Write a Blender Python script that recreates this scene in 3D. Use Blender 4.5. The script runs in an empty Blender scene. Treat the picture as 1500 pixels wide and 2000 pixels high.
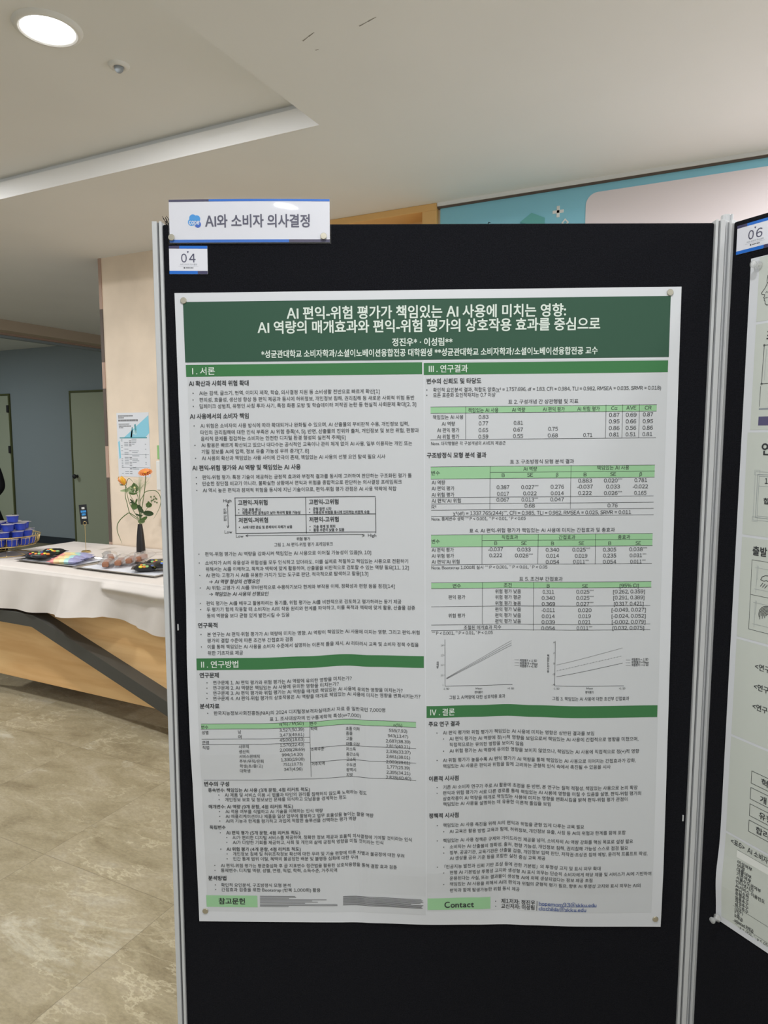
import bpy, bmesh, math, random
from mathutils import Matrix, Vector, Quaternion

# ------------------------------------------------------------------ camera, light, exposure
SC = bpy.context.scene
COL = SC.collection
R = math.radians
EYE = 1.55
cam_data = bpy.data.cameras.new('camera')
cam = bpy.data.objects.new('camera', cam_data)
COL.objects.link(cam)
cam_data.sensor_fit = 'VERTICAL'
cam_data.sensor_height = 24.0
cam_data.lens = 24.0 * 1363.8 / 2000.0
cam_data.clip_start = 0.05
c_r = Vector((0.894891, 0.446284, 0.000694))
c_u = Vector((-0.04688, 0.092457, 0.994612))
c_f = Vector((-0.443815, 0.890102, -0.103661))
cam.matrix_world = Matrix(((c_r.x, c_u.x, -c_f.x, 0), (c_r.y, c_u.y, -c_f.y, 0), (c_r.z, c_u.z, -c_f.z, EYE), (0, 0, 0, 1)))
SC.camera = cam
SC.view_settings.view_transform = 'Standard'
SC.view_settings.look = 'None'
SC.view_settings.gamma = 1.0
SC.view_settings.use_curve_mapping = False
SC.view_settings.exposure = 0.12

CEIL = 2.78          # lower ceiling
TRAY = 2.885         # raised panel of the ceiling tray
WALL_Y = 3.55        # face of the long wall
LAMP_W = 18.0        # watts of one downlight
WORLD = 0.74         # daylight from the open glazed side behind the camera

world = bpy.data.worlds.new('world')
SC.world = world
world.use_nodes = True
world.node_tree.nodes['Background'].inputs[0].default_value = (0.92, 0.97, 1.0, 1)
world.node_tree.nodes['Background'].inputs[1].default_value = WORLD

# ------------------------------------------------------------------ materials
def srgb(r, g, b):
    def f(c):
        c /= 255.0
        return c / 12.92 if c <= 0.04045 else ((c + 0.055) / 1.055) ** 2.4
    return (f(r), f(g), f(b))

def mat(name, col, rough=0.6, metal=0.0, spec=0.5, var=0.0, scale=8.0, bump=0.0, bump_scale=200.0, stretch=None, coords='Object', sheen=0.0):
    m = bpy.data.materials.new(name)
    m.use_nodes = True
    nt = m.node_tree
    b = nt.nodes['Principled BSDF']
    b.inputs['Base Color'].default_value = (*col, 1)
    b.inputs['Roughness'].default_value = rough
    b.inputs['Metallic'].default_value = metal
    b.inputs['Specular IOR Level'].default_value = spec
    if sheen:
        b.inputs['Sheen Weight'].default_value = sheen
    if var or bump:
        tc = nt.nodes.new('ShaderNodeTexCoord')
        mp = nt.nodes.new('ShaderNodeMapping')
        nt.links.new(tc.outputs[coords], mp.inputs[0])
        if stretch:
            mp.inputs['Scale'].default_value = stretch
    if var:
        n = nt.nodes.new('ShaderNodeTexNoise')
        n.inputs['Scale'].default_value = scale
        n.inputs['Detail'].default_value = 5
        nt.links.new(mp.outputs[0], n.inputs['Vector'])
        r = nt.nodes.new('ShaderNodeValToRGB')
        r.color_ramp.elements[0].position = 0.3
        r.color_ramp.elements[1].position = 0.7
        r.color_ramp.elements[0].color = (*[c * (1 - var) for c in col], 1)
        r.color_ramp.elements[1].color = (*[min(1, c * (1 + var)) for c in col], 1)
        nt.links.new(n.outputs['Fac'], r.inputs[0])
        nt.links.new(r.outputs[0], b.inputs['Base Color'])
    if bump:
        n2 = nt.nodes.new('ShaderNodeTexNoise')
        n2.inputs['Scale'].default_value = bump_scale
        nt.links.new(mp.outputs[0], n2.inputs['Vector'])
        bp = nt.nodes.new('ShaderNodeBump')
        bp.inputs['Strength'].default_value = bump
        bp.inputs['Distance'].default_value = 0.002
        nt.links.new(n2.outputs['Fac'], bp.inputs['Height'])
        nt.links.new(bp.outputs[0], b.inputs['Normal'])
    return m

def emit(name, col, strength):
    m = bpy.data.materials.new(name)
    m.use_nodes = True
    b = m.node_tree.nodes['Principled BSDF']
    b.inputs['Base Color'].default_value = (*col, 1)
    b.inputs['Emission Color'].default_value = (*col, 1)
    b.inputs['Emission Strength'].default_value = strength
    return m

def clear(name, tint=(1, 1, 1), rough=0.03, opacity=0.12, spec=0.5):
    """thin clear plastic: mostly lets light through, with a glossy skin"""
    m = bpy.data.materials.new(name)
    m.use_nodes = True
    nt = m.node_tree
    b = nt.nodes['Principled BSDF']
    b.inputs['Base Color'].default_value = (*tint, 1)
    b.inputs['Roughness'].default_value = rough
    b.inputs['Specular IOR Level'].default_value = spec
    b.inputs['Alpha'].default_value = opacity
    g = nt.nodes.new('ShaderNodeBsdfGlossy')
    g.inputs['Roughness'].default_value = rough
    lw = nt.nodes.new('ShaderNodeLayerWeight')
    lw.inputs['Blend'].default_value = 0.5
    pw = nt.nodes.new('ShaderNodeMath'); pw.operation = 'POWER'; pw.inputs[1].default_value = 4.0
    nt.links.new(lw.outputs['Facing'], pw.inputs[0])
    fr = nt.nodes.new('ShaderNodeMath'); fr.operation = 'MULTIPLY_ADD'; fr.inputs[1].default_value = 0.6; fr.inputs[2].default_value = 0.04
    nt.links.new(pw.outputs[0], fr.inputs[0])
    mx = nt.nodes.new('ShaderNodeMixShader')
    nt.links.new(fr.outputs[0], mx.inputs[0])
    nt.links.new(b.outputs[0], mx.inputs[1])
    nt.links.new(g.outputs[0], mx.inputs[2])
    nt.links.new(mx.outputs[0], nt.nodes['Material Output'].inputs[0])
    return m

def marble_floor():
    m = bpy.data.materials.new('marble_tile')
    m.use_nodes = True
    nt = m.node_tree
    L = nt.links.new
    N = nt.nodes.new
    b = nt.nodes['Principled BSDF']
    geo = N('ShaderNodeNewGeometry')
    mp = N('ShaderNodeMapping')
    mp.vector_type = 'POINT'
    mp.inputs['Location'].default_value = (1.605 / 0.64, -0.245 / 0.70, 0)
    mp.inputs['Scale'].default_value = (1 / 0.64, 1 / 0.70, 1)
    L(geo.outputs['Position'], mp.inputs[0])
    fl = N('ShaderNodeVectorMath'); fl.operation = 'FLOOR'
    L(mp.outputs[0], fl.inputs[0])
    fr = N('ShaderNodeVectorMath'); fr.operation = 'FRACTION'
    L(mp.outputs[0], fr.inputs[0])
    wn = N('ShaderNodeTexWhiteNoise'); wn.noise_dimensions = '3D'
    L(fl.outputs[0], wn.inputs['Vector'])
    off = N('ShaderNodeVectorMath'); off.operation = 'SCALE'; off.inputs['Scale'].default_value = 17.0
    L(wn.outputs['Color'], off.inputs[0])
    rot = N('ShaderNodeMapping'); rot.inputs['Rotation'].default_value = (0, 0, R(-28)); rot.inputs['Scale'].default_value = (1.0, 2.1, 1)
    L(geo.outputs['Position'], rot.inputs[0])
    add = N('ShaderNodeVectorMath'); add.operation = 'ADD'
    L(rot.outputs[0], add.inputs[0]); L(off.outputs[0], add.inputs[1])
    def noise(scale, detail, rough=0.6, dist=0.0):
        n = N('ShaderNodeTexNoise')
        n.inputs['Scale'].default_value = scale; n.inputs['Detail'].default_value = detail
        n.inputs['Roughness'].default_value = rough; n.inputs['Distortion'].default_value = dist
        L(add.outputs[0], n.inputs['Vector'])
        return n
    def ramp(src, stops):
        r = N('ShaderNodeValToRGB')
        el = r.color_ramp.elements
        while len(el) < len(stops): el.new(0.5)
        for e, (p, c) in zip(el, stops):
            e.position = p; e.color = (*c, 1)
        L(src, r.inputs[0]); return r
    def mix(fac, a, c, mode='MIX'):
        x = N('ShaderNodeMix'); x.data_type = 'RGBA'; x.blend_type = mode
        if isinstance(fac, float): x.inputs[0].default_value = fac
        else: L(fac, x.inputs[0])
        for s, i in ((a, 6), (c, 7)):
            if isinstance(s, tuple): x.inputs[i].default_value = (*s, 1)
            else: L(s, x.inputs[i])
        return x.outputs[2]
    base = ramp(noise(3.2, 9, 0.68, 0.6).outputs['Fac'], [(0.30, srgb(128, 116, 91)), (0.47, srgb(152, 141, 114)), (0.60, srgb(162, 151, 126)), (0.75, srgb(174, 166, 147))])
    fine = ramp(noise(60, 4, 0.7).outputs['Fac'], [(0.35, (0.80, 0.80, 0.80)), (0.65, (1.08, 1.08, 1.08))])
    c1 = mix(0.75, base.outputs[0], fine.outputs[0], 'MULTIPLY')
    v1 = noise(2.3, 10, 0.66, 0.25)
    k1 = ramp(v1.outputs['Fac'], [(0.484, (0, 0, 0)), (0.499, (1, 1, 1)), (0.514, (0, 0, 0))])
    pm = ramp(noise(1.6, 3).outputs['Fac'], [(0.42, (0, 0, 0)), (0.62, (1, 1, 1))])
    f1 = mix(1.0, k1.outputs[0], pm.outputs[0], 'MULTIPLY')
    sc = N('ShaderNodeMath'); sc.operation = 'MULTIPLY'; sc.inputs[1].default_value = 0.46
    L(f1, sc.inputs[0])
    c2 = mix(sc.outputs[0], c1, srgb(208, 198, 170))
    v2 = ramp(noise(1.5, 10, 0.72, 0.5).outputs['Fac'], [(0.585, (0, 0, 0)), (0.70, (1, 1, 1))])
    sc2 = N('ShaderNodeMath'); sc2.operation = 'MULTIPLY'; sc2.inputs[1].default_value = 0.62
    L(v2.outputs[0], sc2.inputs[0])
    c3 = mix(sc2.outputs[0], c2, srgb(210, 206, 190))
    dk = ramp(noise(1.9, 7, 0.7, 0.8).outputs['Fac'], [(0.27, (1, 1, 1)), (0.36, (0, 0, 0))])
    sc3 = N('ShaderNodeMath'); sc3.operation = 'MULTIPLY'; sc3.inputs[1].default_value = 0.6
    L(dk.outputs[0], sc3.inputs[0])
    c4 = mix(sc3.outputs[0], c3, srgb(120, 108, 86))
    # hairline joints
    sx = N('ShaderNodeSeparateXYZ'); L(fr.outputs[0], sx.inputs[0])
    def edge(o):
        a = N('ShaderNodeMath'); a.operation = 'PINGPONG'; a.inputs[1].default_value = 0.5
        L(o, a.inputs[0])
        c = N('ShaderNodeMath'); c.operation = 'LESS_THAN'; c.inputs[1].default_value = 0.0022
        L(a.outputs[0], c.inputs[0]); return c
    mx = N('ShaderNodeMath'); mx.operation = 'MAXIMUM'
    L(edge(sx.outputs[0]).outputs[0], mx.inputs[0]); L(edge(sx.outputs[1]).outputs[0], mx.inputs[1])
    sc4 = N('ShaderNodeMath'); sc4.operation = 'MULTIPLY'; sc4.inputs[1].default_value = 0.45
    L(mx.outputs[0], sc4.inputs[0])
    c5 = mix(sc4.outputs[0], c4, srgb(96, 88, 72))
    L(c5, b.inputs['Base Color'])
    b.inputs['Roughness'].default_value = 0.42
    b.inputs['Specular IOR Level'].default_value = 0.2
    return m

def wood(name, light, dark, stretch, scale=5.0, rough=0.5):
    m = bpy.data.materials.new(name)
    m.use_nodes = True
    nt = m.node_tree
    b = nt.nodes['Principled BSDF']
    geo = nt.nodes.new('ShaderNodeNewGeometry')
    mp = nt.nodes.new('ShaderNodeMapping'); mp.inputs['Scale'].default_value = stretch
    n = nt.nodes.new('ShaderNodeTexNoise'); n.inputs['Scale'].default_value = scale; n.inputs['Detail'].default_value = 8; n.inputs['Distortion'].default_value = 0.8
    r = nt.nodes.new('ShaderNodeValToRGB')
    r.color_ramp.elements[0].position = 0.34; r.color_ramp.elements[0].color = (*dark, 1)
    r.color_ramp.elements[1].position = 0.62; r.color_ramp.elements[1].color = (*light, 1)
    nt.links.new(geo.outputs['Position'], mp.inputs[0]); nt.links.new(mp.outputs[0], n.inputs['Vector'])
    nt.links.new(n.outputs['Fac'], r.inputs[0]); nt.links.new(r.outputs[0], b.inputs['Base Color'])
    b.inputs['Roughness'].default_value = rough
    b.inputs['Specular IOR Level'].default_value = 0.3
    return m

M = {
    'ceiling': mat('ceiling_paint', (0.80, 0.805, 0.80), 0.9, spec=0.1, var=0.02, scale=1.5),
    'tray_face_lit': mat('tray_face_lit_paint', (0.94, 0.93, 0.92), 0.9, spec=0.1),  # ceiling paint made whiter, standing in for light on the tray's far face
    'wall_stone': mat('beige_stone', (0.79, 0.665, 0.53), 0.7, spec=0.2, var=0.08, scale=3.5, bump=0.05, bump_scale=60),
    'lobby_wall': mat('blue_grey_paint', srgb(146, 156, 160), 0.9, spec=0.1),
    'lobby_ceiling': mat('lobby_ceiling_paint', (0.78, 0.80, 0.78), 0.9, spec=0.1),
    'lobby_door': mat('green_grey_door', srgb(168, 174, 152), 0.7, spec=0.2),
    'door_frame': mat('olive_door_frame', srgb(84, 88, 50), 0.7),
    'dark_base': mat('dark_skirting', srgb(42, 50, 56), 0.8),
    'header': mat('brown_header', srgb(184, 166, 146), 0.7),
    'dark': mat('dark_metal', (0.02, 0.02, 0.02), 0.5),
    'floor': marble_floor(),
    'wood': wood('maple_panel', srgb(248, 206, 148), srgb(232, 184, 126), (0.8, 3.0, 9.0), 1.6),
    'portal': mat('wooden_trim', srgb(228, 184, 120), 0.6, spec=0.3),
    'teal': mat('teal_vinyl', srgb(140, 202, 222), 0.55, spec=0.3),
    'pinkish': mat('pale_pink_panel', srgb(232, 222, 224), 0.6, spec=0.3),
    'mint': mat('mint_cube_face', srgb(104, 178, 176), 0.6), 'mint2': mat('dark_mint_face', srgb(84, 152, 160), 0.6),
    'white': mat('white_plastic', (0.78, 0.78, 0.76), 0.5),
    'fabric': mat('black_felt', (0.0078, 0.0082, 0.0112), 0.95, spec=0.12, var=0.45, scale=420, bump=0.6, bump_scale=600, sheen=0.015),
    'alu': mat('aluminium', (0.60, 0.615, 0.63), 0.5, 0.0),
    'alu_dark': mat('aluminium_groove', (0.15, 0.15, 0.155), 0.6, 0.2),
    'steel': mat('brushed_steel', (0.56, 0.53, 0.44), 0.38, 0.85),
    'paper': mat('poster_paper', (0.705, 0.725, 0.765), 0.55, spec=0.25),
    'ink': mat('dark_ink', (0.035, 0.038, 0.042), 0.6), 'faint': mat('grey_ink', (0.16, 0.16, 0.165), 0.6),
    'inkwhite': mat('white_ink', (0.72, 0.80, 0.74), 0.6), 'link': mat('blue_ink', (0.05, 0.10, 0.33), 0.6),
    'deep': mat('deep_green_ink', (0.034, 0.095, 0.060), 0.5, spec=0.3), 'green': mat('green_ink', (0.050, 0.195, 0.070), 0.5, spec=0.3),
    'light': mat('light_green_ink', (0.33, 0.60, 0.34), 0.55), 'pale': mat('pale_grey_ink', (0.63, 0.65, 0.68), 0.55, spec=0.25),
    'card': mat('card_paper', (0.78, 0.79, 0.86), 0.5, spec=0.3), 'navy': mat('navy_ink', (0.055, 0.052, 0.125), 0.5), 'blue': mat('blue_band_ink', (0.008, 0.15, 0.62), 0.5),
    'sky': mat('logo_blue', (0.05, 0.34, 0.80), 0.5), 'cobalt': mat('logo_cobalt', (0.03, 0.13, 0.58), 0.5), 'title': mat('slate_ink', (0.09, 0.09, 0.15), 0.5),
    'laminate': clear('laminate_film', (1, 1, 1), 0.04, 0.03), 'clearpin': clear('clear_plastic', (0.9, 0.92, 0.92), 0.05, 0.30),
    'sage': mat('sage_print', (0.61, 0.645, 0.60), 0.6), 'sage_line': mat('pale_print', (0.80, 0.82, 0.79), 0.6), 'indigo': mat('indigo_print', (0.10, 0.09, 0.19), 0.6),
    'plum': mat('grey_print', (0.30, 0.33, 0.36), 0.6),
    'cloth': mat('paper_tablecloth', (0.70, 0.65, 0.605), 0.75, spec=0.2, var=0.03, scale=9),
    'desk_frame': mat('graphite_steel', (0.075, 0.075, 0.068), 0.5, 0.1),
    'gold': mat('brass_wire', (0.62, 0.46, 0.20), 0.35, 0.8),
    'vase': mat('black_glazed_clay', (0.012, 0.010, 0.010), 0.35, bump=0.5, bump_scale=160),
    'bluecup': mat('blue_plastic_cup', (0.02, 0.05, 0.42), 0.4), 'foil': mat('foil_lid', (0.62, 0.58, 0.60), 0.35, 0.5, bump=0.8, bump_scale=90),
    'leaf': mat('leaf_green', (0.060, 0.120, 0.022), 0.5), 'darkleaf': mat('dark_leaf', (0.022, 0.050, 0.010), 0.5), 'stem': mat('stem_green', (0.12, 0.17, 0.06), 0.6),
    'palegreen': mat('pale_green_petal', (0.36, 0.44, 0.24), 0.7), 'orange': mat('orange_petal', (0.86, 0.31, 0.09), 0.6), 'amber': mat('amber_petal', (0.86, 0.46, 0.03), 0.6),
    'tray': mat('tin_tray', (0.55, 0.53, 0.50), 0.35, 0.8), 'liner': mat('tray_liner', (0.76, 0.78, 0.84), 0.6),
    'blackpack': mat('black_wrapper', (0.012, 0.013, 0.014), 0.3), 'mintprint': mat('mint_print', (0.40, 0.66, 0.52), 0.4),
    'c_red': mat('red_candy', (0.60, 0.05, 0.03), 0.4), 'c_orange': mat('orange_candy', (0.72, 0.25, 0.04), 0.4), 'c_yellow': mat('yellow_candy', (0.76, 0.66, 0.05), 0.4), 'c_blue': mat('blue_candy', (0.09, 0.18, 0.56), 0.4), 'c_green': mat('green_candy', (0.28, 0.52, 0.20), 0.4),
    'r_pink': mat('pink_wrapper', (0.76, 0.27, 0.26), 0.35), 'r_peach': mat('peach_wrapper', (0.82, 0.58, 0.30), 0.35), 'r_lemon': mat('lemon_wrapper', (0.78, 0.74, 0.38), 0.35), 'r_mint': mat('mint_wrapper', (0.42, 0.70, 0.66), 0.35), 'r_lilac': mat('lilac_wrapper', (0.36, 0.36, 0.58), 0.35),
    'choc': mat('brown_biscuit', (0.30, 0.13, 0.07), 0.55), 'film': clear('wrapper_film', (0.84, 0.80, 0.81), 0.15, 0.22),
    'person_black': mat('black_clothing', (0.010, 0.010, 0.011), 0.9, spec=0.1), 'skin': mat('skin', (0.52, 0.31, 0.21), 0.5), 'hair': mat('black_hair', (0.012, 0.010, 0.009), 0.5),
    'lens': emit('downlight_lens', (1.0, 0.99, 1.0), 9.0),
    'scuff': mat('scuff_mark', (0.26, 0.25, 0.23), 0.9),
    'corner_a': mat('corner_strip_pink', srgb(178, 150, 134), 0.6), 'corner_b': mat('corner_strip_dark', srgb(92, 80, 72), 0.6),
}

# ------------------------------------------------------------------ mesh helpers
class MB:
    """collects shapes; build() links them as ONE mesh object"""
    def __init__(self):
        self.v, self.f, self.m, self.mats = [], [], [], []
    def mi(self, key):
        if key not in self.mats: self.mats.append(key)
        return self.mats.index(key)
    def add(self, verts, faces, key):
        o = len(self.v); k = self.mi(key)
        self.v += [tuple(p) for p in verts]
        for q in faces:
            self.f.append(tuple(i + o for i in q)); self.m.append(k)
    def box(self, a, b, key):
        (x0, y0, z0), (x1, y1, z1) = a, b
        self.add([(x0, y0, z0), (x1, y0, z0), (x1, y1, z0), (x0, y1, z0), (x0, y0, z1), (x1, y0, z1), (x1, y1, z1), (x0, y1, z1)],
                 [(0, 3, 2, 1), (4, 5, 6, 7), (0, 1, 5, 4), (1, 2, 6, 5), (2, 3, 7, 6), (3, 0, 4, 7)], key)
    def bevel_box(self, a, b, key, r=0.004, seg=2):
        bm = bmesh.new()
        bmesh.ops.create_cube(bm, size=1.0)
        c = [(a[i] + b[i]) / 2 for i in range(3)]; s = [abs(b[i] - a[i]) for i in range(3)]
        for v in bm.verts: v.co = Vector((c[0] + v.co.x * s[0], c[1] + v.co.y * s[1], c[2] + v.co.z * s[2]))
        bmesh.ops.bevel(bm, geom=list(bm.edges), offset=r, segments=seg, profile=0.5, affect='EDGES')
        self.bm(bm, key)
    def bm(self, bm, key):
        bm.verts.index_update()
        self.add([v.co[:] for v in bm.verts], [[v.index for v in f.verts] for f in bm.faces], key)
        bm.free()
    def prism(self, pts, lo, hi, key, axis='z'):
        """closed 2D outline pushed from lo to hi along an axis"""
        n = len(pts)
        def P(p, t):
            return (p[0], p[1], t) if axis == 'z' else ((p[0], t, p[1]) if axis == 'y' else (t, p[0], p[1]))
        vs = [P(p, lo) for p in pts] + [P(p, hi) for p in pts]
        fs = [tuple(range(n))[::-1], tuple(range(n, 2 * n))] + [(i, (i + 1) % n, n + (i + 1) % n, n + i) for i in range(n)]
        self.add(vs, fs, key)
    def tube(self, path, rad, key, n=8, closed=False):
        path = [Vector(p) for p in path]
        rads = rad if isinstance(rad, (list, tuple)) else [rad] * len(path)
        vs, fs = [], []
        N = len(path)
        up = None
        for i, p in enumerate(path):
            if closed: d = path[(i + 1) % N] - path[i - 1]
            else: d = path[min(i + 1, N - 1)] - path[max(i - 1, 0)]
            d.normalize()
            if up is None:
                up = Vector((0, 0, 1)) if abs(d.z) < 0.9 else Vector((1, 0, 0))
            s = d.cross(up).normalized(); up = s.cross(d).normalized()
            for k in range(n):
                a = 2 * math.pi * k / n
                vs.append(p + (s * math.cos(a) + up * math.sin(a)) * rads[i])
        rng = N if closed else N - 1
        for i in range(rng):
            for k in range(n):
                a, b = i * n + k, i * n + (k + 1) % n
                c, d2 = ((i + 1) % N) * n + (k + 1) % n, ((i + 1) % N) * n + k
                fs.append((a, b, c, d2))
        if not closed:
            fs.append(tuple(range(n))[::-1]); fs.append(tuple(range((N - 1) * n, N * n)))
        self.add(vs, fs, key)
    def lathe(self, prof, key, c=(0, 0, 0), n=32, axis='z', cap=True):
        vs, fs = [], []
        for r, h in prof:
            for k in range(n):
                a = 2 * math.pi * k / n
                x, y = r * math.cos(a), r * math.sin(a)
                vs.append((c[0] + x, c[1] + y, c[2] + h) if axis == 'z' else (c[0] + x, c[1] + h, c[2] + y))
        for i in range(len(prof) - 1):
            for k in range(n):
                fs.append((i * n + k, i * n + (k + 1) % n, (i + 1) * n + (k + 1) % n, (i + 1) * n + k))
        if cap:
            fs.append(tuple(range(n))[::-1]); fs.append(tuple(range((len(prof) - 1) * n, len(prof) * n)))
        self.add(vs, fs, key)
    def grid(self, fn, nu, nv, key):
        vs = [fn(i / nu, j / nv) for j in range(nv + 1) for i in range(nu + 1)]
        w = nu + 1
        self.add(vs, [(j * w + i, j * w + i + 1, (j + 1) * w + i + 1, (j + 1) * w + i) for j in range(nv) for i in range(nu)], key)
    def ball(self, c, r, key, s=(1, 1, 1), seg=12):
        bm = bmesh.new(); bmesh.ops.create_uvsphere(bm, u_segments=seg, v_segments=max(6, seg * 2 // 3), radius=r)
        for v in bm.verts: v.co = Vector((c[0] + v.co.x * s[0], c[1] + v.co.y * s[1], c[2] + v.co.z * s[2]))
        self.bm(bm, key)
    def move(self, d):
        self.v = [(p[0] + d[0], p[1] + d[1], p[2] + d[2]) for p in self.v]; return self
    def xform(self, mtx):
        self.v = [tuple(mtx @ Vector(p)) for p in self.v]; return self
    def build(self, name, parent=None, loc=None, smooth=False, label=None, kind=None):
        me = bpy.data.meshes.new(name)
        me.from_pydata(self.v, [], self.f)
        for k in self.mats: me.materials.append(M[k])
        if len(self.mats) > 1: me.polygons.foreach_set('material_index', self.m)
        if smooth: me.polygons.foreach_set('use_smooth', [True] * len(me.polygons))
        me.update()
        o = bpy.data.objects.new(name, me)
        COL.objects.link(o)
        if parent: o.parent = parent
        if loc: o.location = loc
        if label: o['label'] = label
        if kind: o['kind'] = kind
        if smooth == 'auto':
            md = o.modifiers.new('edge', 'EDGE_SPLIT'); md.split_angle = R(40)
        return o

def thing(name, label, cat, loc=(0, 0, 0), frame=None, group=None, rz=0.0):
    o = bpy.data.objects.new(name, None)
    COL.objects.link(o)
    o.empty_display_size = 0.05
    if frame is not None: o.matrix_world = frame @ Matrix.Translation(loc)
    else: o.location = loc; o.rotation_euler = (0, 0, rz)
    return tag(o, label, cat, group)

def tag(o, label, cat, group=None):
    o['label'] = label; o['category'] = cat
    if group: o['group'] = group
    return o

def copy_thing(o, parent=None):
    c = o.copy(); COL.objects.link(c)
    if parent: c.parent = parent
    for ch in [x for x in COL.objects if x.parent == o]: copy_thing(ch, c)
    return c

def structure(name, mb, smooth=False, parent=None):
    o = mb.build(name, parent=parent, smooth=smooth)
    if parent is None: o['kind'] = 'structure'
    return o

# lettering: one scratch text object, turned into plain mesh data
_tc = bpy.data.curves.new('lettering', 'FONT')
_tc.resolution_u = 3
_to = bpy.data.objects.new('lettering', _tc)
_ts = bpy.data.scenes.new('lettering')
_ts.collection.objects.link(_to)
WEIGHT = {'r': .004, 'm': .010, 'b': .010, 'i': .008, 'v': .006, 'n': 0.0, 'd': 0.008, 't': 0.010}
THICKEN = {'b': ((-.013, 0), (.013, 0), (0, .009), (0, -.009)), 't': ((-.016, 0), (.016, 0), (0, .012), (0, -.012)), 'i': ((-.008, 0), (.008, 0)), 'm': ((-.006, 0), (.006, 0))}
_glyphs = {}
def glyph(ch, style):
    k = (ch, style)
    if k in _glyphs: return _glyphs[k]
    # the wide forms of Latin letters and digits come in the same plain sans as the Hangul
    c = chr(ord(ch) + 0xFEE0) if (ch.isascii() and (ch.isdigit() or ch.isupper() or ch in '%@?') and ch != 'I') else ch
    _tc.body = c
    _tc.offset = WEIGHT[style]
    _ts.view_layers[0].update()
    e = _to.evaluated_get(_ts.view_layers[0].depsgraph)
    me = e.to_mesh()
    vs = [(v.co.x, v.co.y) for v in me.vertices]
    fs = [tuple(p.vertices) for p in me.polygons]
    e.to_mesh_clear()
    _glyphs[k] = (vs, fs)
    return _glyphs[k]
def letters(s, style='r'):
    """verts (em units, ink starting at x = 0), faces and ink width"""
    V, F, x = [], [], 0.0
    for ch in s:
        if ch == ' ': x += .27; continue
        vs, fs = glyph(ch, style)
        if not vs: continue
        a = min(p[0] for p in vs); b = max(p[0] for p in vs)
        if ch.isascii():
            dx = x + .034 - a; adv = b - a + .068
            if ch == 'I': dx += .022; adv += .044
            if ch == '1': dx += .02; adv += .04
        else: dx = x; adv = .92 if ord(ch) > 0x2fff else b + .05
        if ch == '*' and style == 'r':                  # significance stars sit high and small
            vs = [((px - a) * .6 + a, py * .6 + .34) for px, py in vs]; adv = (b - a) * .6 + .03
        copies = ((0, 0),) + THICKEN.get(style, ())
        for n, (ox, oy) in enumerate(copies):
            o = len(V)
            V += [(px + dx + ox + (.2 * py if style == 'i' else 0), py + oy, n) for px, py in vs]
            F += [tuple(i + o for i in f) for f in fs]
        x += adv
    if not V: return [], [], 1.0
    x0 = min(v[0] for v in V); x1 = max(v[0] for v in V)
    return [(x - x0, y, n) for x, y, n in V], F, x1 - x0
def mid(s):
    return 0.375 if any('\u1100' <= ch <= '\ud7a3' and ord(ch) >= 0xac00 for ch in s) else 0.362
def write(mb, s, u0, u1, vmid, em, key, place, style='r'):
    """letters from u0 to u1, centred on height vmid (v runs down)"""
    vs, fs, w = letters(s, style)
    k = (u1 - u0) / w
    P = []
    for x, y, n in vs:
        p = place(u0 + x * k, vmid - (y - mid(s)) * em); P.append((p[0], p[1] - n * .00003, p[2]))
    mb.add(P, fs, key)

# ------------------------------------------------------------------ the room
RX0, RX1, RY0, RY1 = -5.3, -1.519, -2.2, 2.477        # opening of the ceiling tray
mb = MB()
x0, x1, y0, y1 = -7.1, 4.5, -5.0, 7.0
for a, b in (((x0, y0), (RX0, y1)), ((RX1, y0), (x1, y1)), ((RX0, y0), (RX1, RY0)), ((RX0, RY1), (RX1, y1))):
    mb.box((a[0], a[1], CEIL), (b[0], b[1], CEIL + 0.082), 'ceiling')
mb.box((RX0, RY1 - .004, CEIL), (RX1, RY1 + .001, CEIL + .083), 'tray_face_lit')
mb.box((RX0 - 0.3, RY0 - 0.3, TRAY), (RX1 + 0.3, RY1 + 0.3, TRAY + 0.06), 'ceiling')
for a, b in (((RX0 - 0.3, RY0 - 0.3), (RX0 - 0.012, RY1 + 0.3)), ((RX1 + 0.012, RY0 - 0.3), (RX1 + 0.3, RY1 + 0.3)), ((RX0 - 0.012, RY0 - 0.3), (RX1 + 0.012, RY0 - 0.012)), ((RX0 - 0.012, RY1 + 0.012), (RX1 + 0.012, RY1 + 0.3))):
    mb.box((a[0], a[1], CEIL + 0.082), (b[0], b[1], TRAY), 'ceiling')
for pts in ([[-1.257, 1.953], [-1.227, 1.94], [-1.2, 1.929]], [[-1.062, 1.962], [-1.029, 1.953], [-0.996, 1.944]], [[-1.249, 2.014], [-1.237, 2.014]]):   # two scuffs in the paint
    for p, q in zip(pts, pts[1:]):
        d = Vector((q[0] - p[0], q[1] - p[1])).normalized() * 0.0022
        mb.add([(p[0] - d.y, p[1] + d.x, CEIL - .0004), (q[0] - d.y * .4, q[1] + d.x * .4, CEIL - .0004), (q[0] + d.y * .4, q[1] - d.x * .4, CEIL - .0004), (p[0] + d.y, p[1] - d.x, CEIL - .0004)], [(0, 1, 2, 3)], 'scuff')
structure('ceiling', mb)
mb = MB(); mb.box((-13, -5, -0.1), (4.5, 7.2, 0), 'floor'); structure('floor', mb)
mb = MB()
mb.box((-3.95, WALL_Y, 0), (-2.95, WALL_Y + .3, CEIL), 'wall_stone')
mb.box((-1.45, WALL_Y, 0), (4.5, WALL_Y + .3, CEIL), 'wall_stone')
mb.box((-2.95, WALL_Y + .16, 0), (-1.45, WALL_Y + .3, CEIL), 'wall_stone')
structure('wall_back', mb)
mb = MB()                                            # metal-edged corner of the stone wall
z = 0.0; k = 0
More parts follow.
